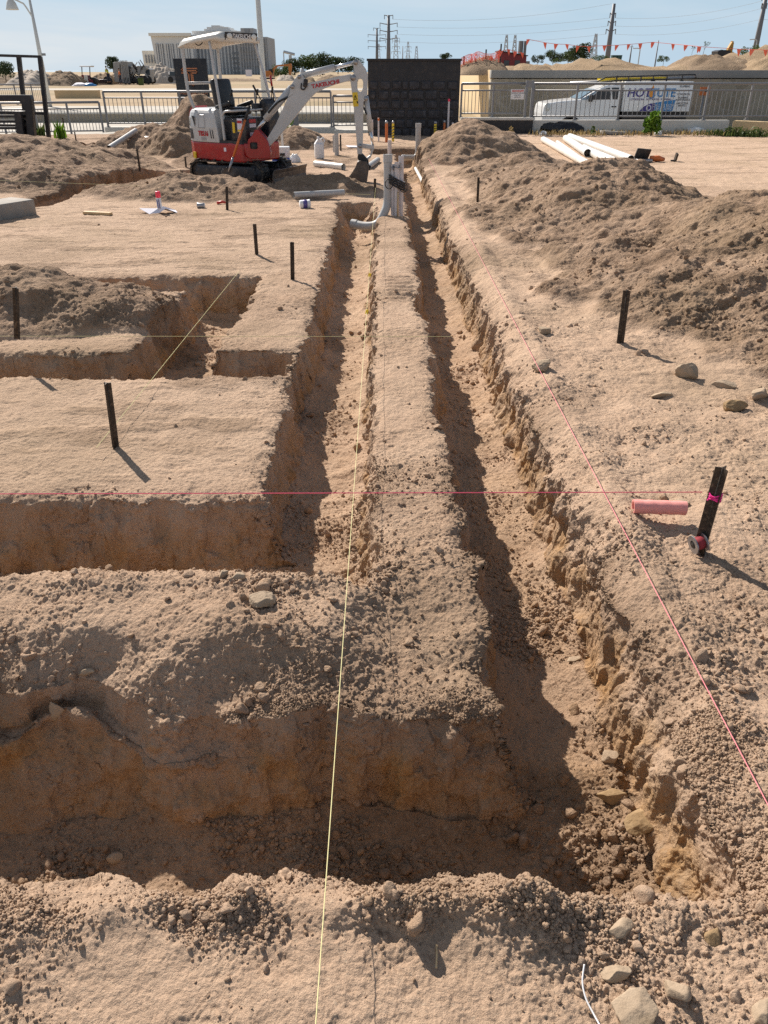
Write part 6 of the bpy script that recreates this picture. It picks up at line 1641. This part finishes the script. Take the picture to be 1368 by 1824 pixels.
for r_ in range(5):
    for k in range(4): m=MB(); m.box((bx(413.5+k*4.6),7.85,bz_(94+r_*9)),(bx(3)-bx(0),.4,bz_(0)-bz_(4.2)),M['bwin']); m.done('window',w3)
for r_ in range(5): m=MB(); m.box(((bx(434)+bx(481))/2,-2.1,bz_(76+r_*13)),(bx(481)-bx(434)-.8,.3,bz_(0)-bz_(6.5)),M['bwin']); m.done('window_band',w5)
for k in range(11): m=MB(); m.box((bx(434+k*4.6),-2.35,(bz_(68)+bz_(140))/2),(.3,.3,bz_(68)-bz_(140)),M['bdark']); m.done('fin',w5)
m=MB(); m.box((bx(447),-.2,bz_(55)),(1.6,.3,1.5),M['bwin']); m.done('vent',w5)
# site fence and notice in front of it
m=MB(); a=aty(443,130,200); m.box((0,0,0),(1.4,.1,1.3),M['paper']); tag(m.done('site_notice',loc=(a.x,200,a.z)),'pale pink notice board before the dark right block of the building','notice')
# ------------------------------------------------------------ far work site: trucks, roller, people
WYY=117
M['truckgrey']=plain('dusty_grey_paint',(.34,.33,.31),.6,.1,.12,.8,dirt=.35)
def q_(px,py,Y=WYY): return aty(px,py,Y)
b_=q_(236,150); root=thing('tip_truck','dusty pale tip truck with a raised load body and cab on the far road','truck',b_)
q=lambda px,py: q_(px,py)-b_
def tp(name,L,y0,y1,mat,par=None): m=MB(); m.prism([(q(x,z).x,q(x,z).z) for x,z in L],'y',y0,y1,M[mat]); return m.done(name,par or root,bevel=.03)
t1=tp('tipper_body',((209,146),(206,111),(217,110),(221,146)),-1.2,1.2,'truckgrey'); t2=tp('tipper_body',((221,146),(219,109),(232,110),(236,146)),-1.2,1.2,'truckgrey')
for k in range(5):
    m=MB(); u=q(223+k*2.6,128); m.box((u.x,-1.24,u.z),(.09,.06,2.6),M['truckgrey']); m.done('rib',t2)
t3=tp('load_body',((237,132),(236,118),(262,117),(264,132)),-1.1,1.1,'truckgrey'); cb=tp('cab',((262,146),(262,123),(267,121),(271,124),(272,146)),-1.1,1.1,'truckgrey')
m=MB(); u=q(267,129); m.box((u.x,-1.13,u.z),(.55,.05,.6),M['glass']); m.done('window',cb)
tp('chassis',((210,147),(210,144),(271,144),(271,147)),-.9,.9,'frameblk'); 
for px in (228,234,250,256,268):
    for y in (-1.05,1.05):
        m=MB(); u=q(px,147); m.lathe([(.3,-.15),(.5,-.14),(.5,.14),(.3,.15)],(u.x,y,.5),M['tyre'],16,'y'); m.done('wheel',root)
rs=random.Random(5); m=MB()
for k in range(26):
    u=q(237+rs.random()*26,118+rs.random()*16); m.tube([(u.x,-1.15,u.z),(u.x+rs.uniform(-.6,.6),-1.2,u.z+rs.uniform(-.9,.9))],.06,M[rs.choice(('frameblk','truckgrey','galv'))],5)
m.done('hose_rack',root)
b_=q_(156,152,112); root=thing('road_roller','dark red road roller with a pale canopy at the far left work site','roller',b_); q=lambda px,py: q_(px,py,112)-b_
tp('body',((142,150),(143,138),(150,133),(157,134),(160,140),(168,142),(170,150)),-.8,.8,'shedred'); tp('base_frame',((139,152),(139,146),(172,147),(172,152)),-.7,.7,'frameblk')
tp('canopy',((144,119),(146,117),(165,117),(164,119.5)),-.7,.7,'vanwhite')
for px in (148,162): m=MB(); u=q(px,118); v=q(px+1,140); m.tube([(u.x,-.5,u.z),(v.x,-.5,v.z)],.06,M['frameblk'],6); m.done('canopy_post',root)
for px,r in ((145,.42),(168,.45)): m=MB(); u=q(px,150); m.lathe([(r*.5,-.6),(r,-.58),(r,.58),(r*.5,.6)],(u.x,0,r),M['tyre'],18,'y'); m.done('drum',root)
m=MB(); u=q(158,144); m.box((u.x,-.85,u.z),(.45,.06,1.3),M['bcream']); m.done('side_panel',root)
b_=q_(190,152,115); root=thing('site_trailer','small dark trailer with a black wheel beside the yellow vested worker','trailer',b_); q=lambda px,py: q_(px,py,115)-b_
tp('bed',((178,148),(178,142),(186,141),(196,142),(196,147)),-.6,.6,'frameblk')
for px in (193,): m=MB(); u=q(px,148); m.lathe([(.25,-.2),(.55,-.18),(.55,.18),(.25,.2)],(u.x,0,.5),M['tyre'],18,'y'); m.done('wheel',root)
m=MB(); m.tube([(q(176,151).x,0,.1),(q(184,143).x,0,.7)],.07,M['paper'],6); m.done('drawbar',root)
b_=q_(207,146,125); root=thing('utility_bike','small white and dark vehicle between the two far workers','vehicle',b_); q=lambda px,py: q_(px,py,125)-b_
tp('body',((201,143),(202,136),(206,133),(211,137),(211,144)),-.5,.5,'vanwhite'); tp('seat',((202,137),(203,132),(206,132),(206,137)),-.3,.3,'frameblk')
for px in (203,210): m=MB(); u=q(px,145); m.lathe([(.15,-.12),(.33,-.1),(.33,.1),(.15,.12)],(u.x,0,.33),M['tyre'],14,'y'); m.done('wheel',root)
b_=q_(309,147,118); root=thing('parked_ute','dark grey ute partly hidden by the black sign board','ute',b_); q=lambda px,py: q_(px,py,118)-b_
cb=tp('body',((304,143),(304,136),(306,130),(308,127),(320,127),(324,136),(330,137),(330,143)),-.85,.85,'polegrey'); 
m=MB(); u=q(306.5,131.5); m.box((u.x+.3,-.87,u.z),(1.2,.05,.45),M['glass']); m.done('window',cb); m=MB(); u=q(304,130); m.box((u.x,-.9,u.z),(.2,.2,.35),M['vanwhite']); m.done('mirror',cb)
for px in (307,326): m=MB(); u=q(px,146); m.lathe([(.2,-.12),(.36,-.1),(.36,.1),(.2,.12)],(u.x,-.75,.36),M['tyre'],16,'y'); m.done('wheel',root)
b_=q_(252,152,108); root=thing('green_bin','small green bin on the verge before the tip truck','bin',b_)
m=MB(); m.prism([(-.25,0),(.25,0),(.3,.75),(-.3,.75)],'y',-.28,.28,M['leafmid']); m.done('bin_body',root,bevel=.02); m=MB(); m.box((0,0,.79),(.64,.60,.07),M['leafdark'],bev=.01); m.done('lid',root)
for px,lb,mt,ww in ((146,'pale sheeting pile left of the blue scraps','paper',2.0),(160,'pile of blue and white scraps before the roller','sky_print',1.5)):
    q0=q_(px,156,100); V,F=ico(3); V=V.copy(); V*=(1+.4*fbm(V+px,.7,3,4))[:,None]; V*=np.array([ww*.5,.5,.30],F32); o=np_mesh('scrap_pile',V,F,M[mt]); o.location=(q0.x,100,.12); tag(o,lb,'scrap pile')
b_=q_(152,136,300)
# people
M['skin']=plain('skin',(.30,.16,.10),.6,0,.05,8); M['hivis']=plain('orange_hi_vis',(.85,.20,.03),.7,0,.05,6); M['hiyel']=plain('yellow_hi_vis',(.55,.60,.05),.7,0,.05,6); M['trouser']=plain('dark_trousers',(.02,.025,.05),.8,0,.1,6); M['hair']=plain('dark_hair',(.02,.015,.01),.7,0,.1,20)
def skin(name,J,E,parent,mat,sub=2):
    me=bpy.data.meshes.new(name); me.from_pydata([j[:3] for j in J],E,[]); o=bpy.data.objects.new(name,me); COL.objects.link(o)
    sk=o.modifiers.new('s','SKIN'); 
    for i,j in enumerate(J): me.skin_vertices[0].data[i].radius=(j[3],j[4] if len(j)>4 else j[3])
    me.skin_vertices[0].data[0].use_root=True
    ss=o.modifiers.new('u','SUBSURF'); ss.levels=ss.render_levels=sub
    dg=bpy.context.evaluated_depsgraph_get(); dg.update(); m2=bpy.data.meshes.new_from_object(o.evaluated_get(dg)); bpy.data.objects.remove(o)
    m2.materials.clear(); m2.materials.append(mat); m2.name=name
    for p in m2.polygons: p.use_smooth=True
    q=bpy.data.objects.new(name,m2); COL.objects.link(q); q.parent=parent; return q
def person(px,pb,Y,rz,label,vest,step=.10,bend=.0,arm=.12):
    b=aty(px,pb,Y); root=thing('person',label,'person',b,rz)
    J=[(0,0,.93,.13,.10),(0,0,1.12,.125,.09),(bend*.6,0,1.34,.16,.10),(bend,0,1.46,.06,.055),(bend*1.15,0,1.56,.065,.075),(bend*1.2+.012,0,1.67,.075,.095),(bend*1.2,0,1.74,.05,.06),
       (.0,.10,.88,.085),(step,.11,.48,.058),(step*.6,.11,.09,.042),(step*.6+.14,.12,.04,.035),
       (.0,-.10,.88,.085),(-step,-.11,.48,.058),(-step*1.4,-.11,.09,.042),(-step*1.4+.14,-.12,.04,.035),
       (bend*.8,.20,1.38,.06),(bend*.8+.02,.26,1.12,.042),(bend*.8+arm,.25,.88,.032),(bend*.8+arm*1.2,.24,.78,.035,.02),
       (bend*.8,-.20,1.38,.06),(bend*.8+.04,-.27,1.12,.042),(bend*.8+arm*1.6,-.22,.92,.032),(bend*.8+arm*1.9,-.20,.83,.035,.02)]
    E=[(0,1),(1,2),(2,3),(3,4),(4,5),(5,6),(0,7),(7,8),(8,9),(9,10),(0,11),(11,12),(12,13),(13,14),(2,15),(15,16),(16,17),(17,18),(2,19),(19,20),(20,21),(21,22)]
    skin('body',J,E,root,M['skin'])
    g=lambda idx,k,a: [(*J[i][:3],J[i][3]+k,(J[i][4] if len(J[i])>4 else J[i][3])+k) for i in idx]
    skin('shirt',g((0,1,2,15,16,19,20),.022,0),[(0,1),(1,2),(2,3),(3,4),(2,5),(5,6)],root,M[vest])
    skin('trousers',g((0,7,8,9,11,12,13),.024,0),[(0,1),(1,2),(2,3),(0,4),(4,5),(5,6)],root,M['trouser'])
    m=MB(); m.lathe([(.11,0),(.105,.05),(.08,.09),(.03,.115)],(bend*1.2,0,1.70),M['hair'],14); m.done('hair',root)
    for s in (-1,1):
        for k in range(5):
            a=J[18 if s>0 else 22]; dx=(k-2)*.018; m=MB(); m.tube([(a[0]+dx,a[1],a[2]-.02),(a[0]+dx+.01,a[1],a[2]-.07),(a[0]+dx+.015,a[1]-s*.015,a[2]-(.10 if k else .07))],[.009,.008,.006],M['skin'],6); m.done('finger',root)
    return root
person(215.5,150,111,R(200),'worker in an orange hi vis shirt and dark trousers before the tip truck','hivis')
person(194.5,147,109,R(160),'worker in a yellow hi vis shirt behind the small trailer','hiyel',.06,.12)
# ------------------------------------------------------------ light, sky, camera
SUN_EL=R(38); SUN_AZ=math.atan2(-.55,.84)   # azimuth from +Y towards +X
w=bpy.data.worlds.new('World'); SC.world=w; w.use_nodes=True
nt=w.node_tree; bg=nt.nodes['Background']
sky=nt.nodes.new('ShaderNodeTexSky'); sky.sky_type='NISHITA'; sky.sun_disc=False
sky.sun_elevation=SUN_EL; sky.sun_rotation=SUN_AZ; sky.air_density=1.0; sky.dust_density=.3; sky.ozone_density=1.2; sky.altitude=0
# thin high cloud, thicker to the left
tc=nt.nodes.new('ShaderNodeTexCoord')
mp=nt.nodes.new('ShaderNodeMapping'); mp.inputs['Scale'].default_value=(1.2,1.2,9); nt.links.new(tc.outputs['Generated'],mp.inputs[0])
nz=nt.nodes.new('ShaderNodeTexNoise'); nz.inputs['Scale'].default_value=2.2; nz.inputs['Detail'].default_value=7; nz.inputs['Roughness'].default_value=.55; nz.inputs['Distortion'].default_value=.6
nt.links.new(mp.outputs[0],nz.inputs['Vector'])
sx=nt.nodes.new('ShaderNodeSeparateXYZ'); nt.links.new(tc.outputs['Generated'],sx.inputs[0])
mr=nt.nodes.new('ShaderNodeMapRange'); mr.inputs['From Min'].default_value=.38; mr.inputs['From Max'].default_value=.68; nt.links.new(nz.outputs['Fac'],mr.inputs[0])
mx=nt.nodes.new('ShaderNodeMapRange'); mx.inputs['From Min'].default_value=.25; mx.inputs['From Max'].default_value=-.45; mx.inputs['To Min'].default_value=.30; mx.inputs['To Max'].default_value=.85; nt.links.new(sx.outputs[0],mx.inputs[0])
mu=nt.nodes.new('ShaderNodeMath'); mu.operation='MULTIPLY'; nt.links.new(mr.outputs[0],mu.inputs[0]); nt.links.new(mx.outputs[0],mu.inputs[1])
tn=nt.nodes.new('ShaderNodeMix'); tn.data_type='RGBA'; tn.blend_type='MULTIPLY'; tn.inputs[0].default_value=1; tn.inputs[7].default_value=(.90,.95,1.02,1); nt.links.new(sky.outputs[0],tn.inputs[6])
mi=nt.nodes.new('ShaderNodeMix'); mi.data_type='RGBA'; hz=nt.nodes.new('ShaderNodeMapRange'); hz.interpolation_type='SMOOTHSTEP'; hz.inputs['From Min'].default_value=.34; hz.inputs['From Max'].default_value=-.02; nt.links.new(sx.outputs[2],hz.inputs[0])
ad=nt.nodes.new('ShaderNodeMath'); ad.operation='MULTIPLY_ADD'; ad.use_clamp=True; nt.links.new(mu.outputs[0],ad.inputs[0]); ad.inputs[1].default_value=.25; nt.links.new(hz.outputs[0],ad.inputs[2])
m2=nt.nodes.new('ShaderNodeMath'); m2.operation='MULTIPLY'; m2.inputs[1].default_value=.9; nt.links.new(ad.outputs[0],m2.inputs[0]); nt.links.new(m2.outputs[0],mi.inputs[0]); nt.links.new(tn.outputs[2],mi.inputs[6]); mi.inputs[7].default_value=(6.3,8.6,10.8,1)
mc=nt.nodes.new('ShaderNodeMix'); mc.data_type='RGBA'; nt.links.new(mu.outputs[0],mc.inputs[0]); nt.links.new(mi.outputs[2],mc.inputs[6]); mc.inputs[7].default_value=(10.2,10.6,10.8,1); nt.links.new(mc.outputs[2],bg.inputs[0]); bg.inputs[1].default_value=.052
sl=bpy.data.lights.new('sun','SUN'); sl.energy=5.0; sl.angle=R(.5); sl.color=(1,.915,.82)
so=bpy.data.objects.new('sun',sl); COL.objects.link(so)
sv=Vector((math.sin(SUN_AZ)*math.cos(SUN_EL),math.cos(SUN_AZ)*math.cos(SUN_EL),math.sin(SUN_EL)))
so.rotation_euler=sv.to_track_quat('Z','Y').to_euler(); so.location=(-20,30,40)
cd=bpy.data.cameras.new('camera'); co=bpy.data.objects.new('camera',cd); COL.objects.link(co)
co.location=tuple(CAM); co.rotation_euler=(R(90)-PITCH,0,0)
cd.sensor_fit='VERTICAL'; cd.sensor_height=24; cd.lens=24*1370/1824; cd.clip_start=.05; cd.clip_end=6000
SC.camera=co
SC.view_settings.view_transform='Standard'; SC.view_settings.look='None'; SC.view_settings.gamma=1; SC.view_settings.exposure=.56
SC.render.engine='CYCLES'; SC.cycles.use_denoising=False; SC.cycles.max_bounces=6; SC.cycles.diffuse_bounces=3
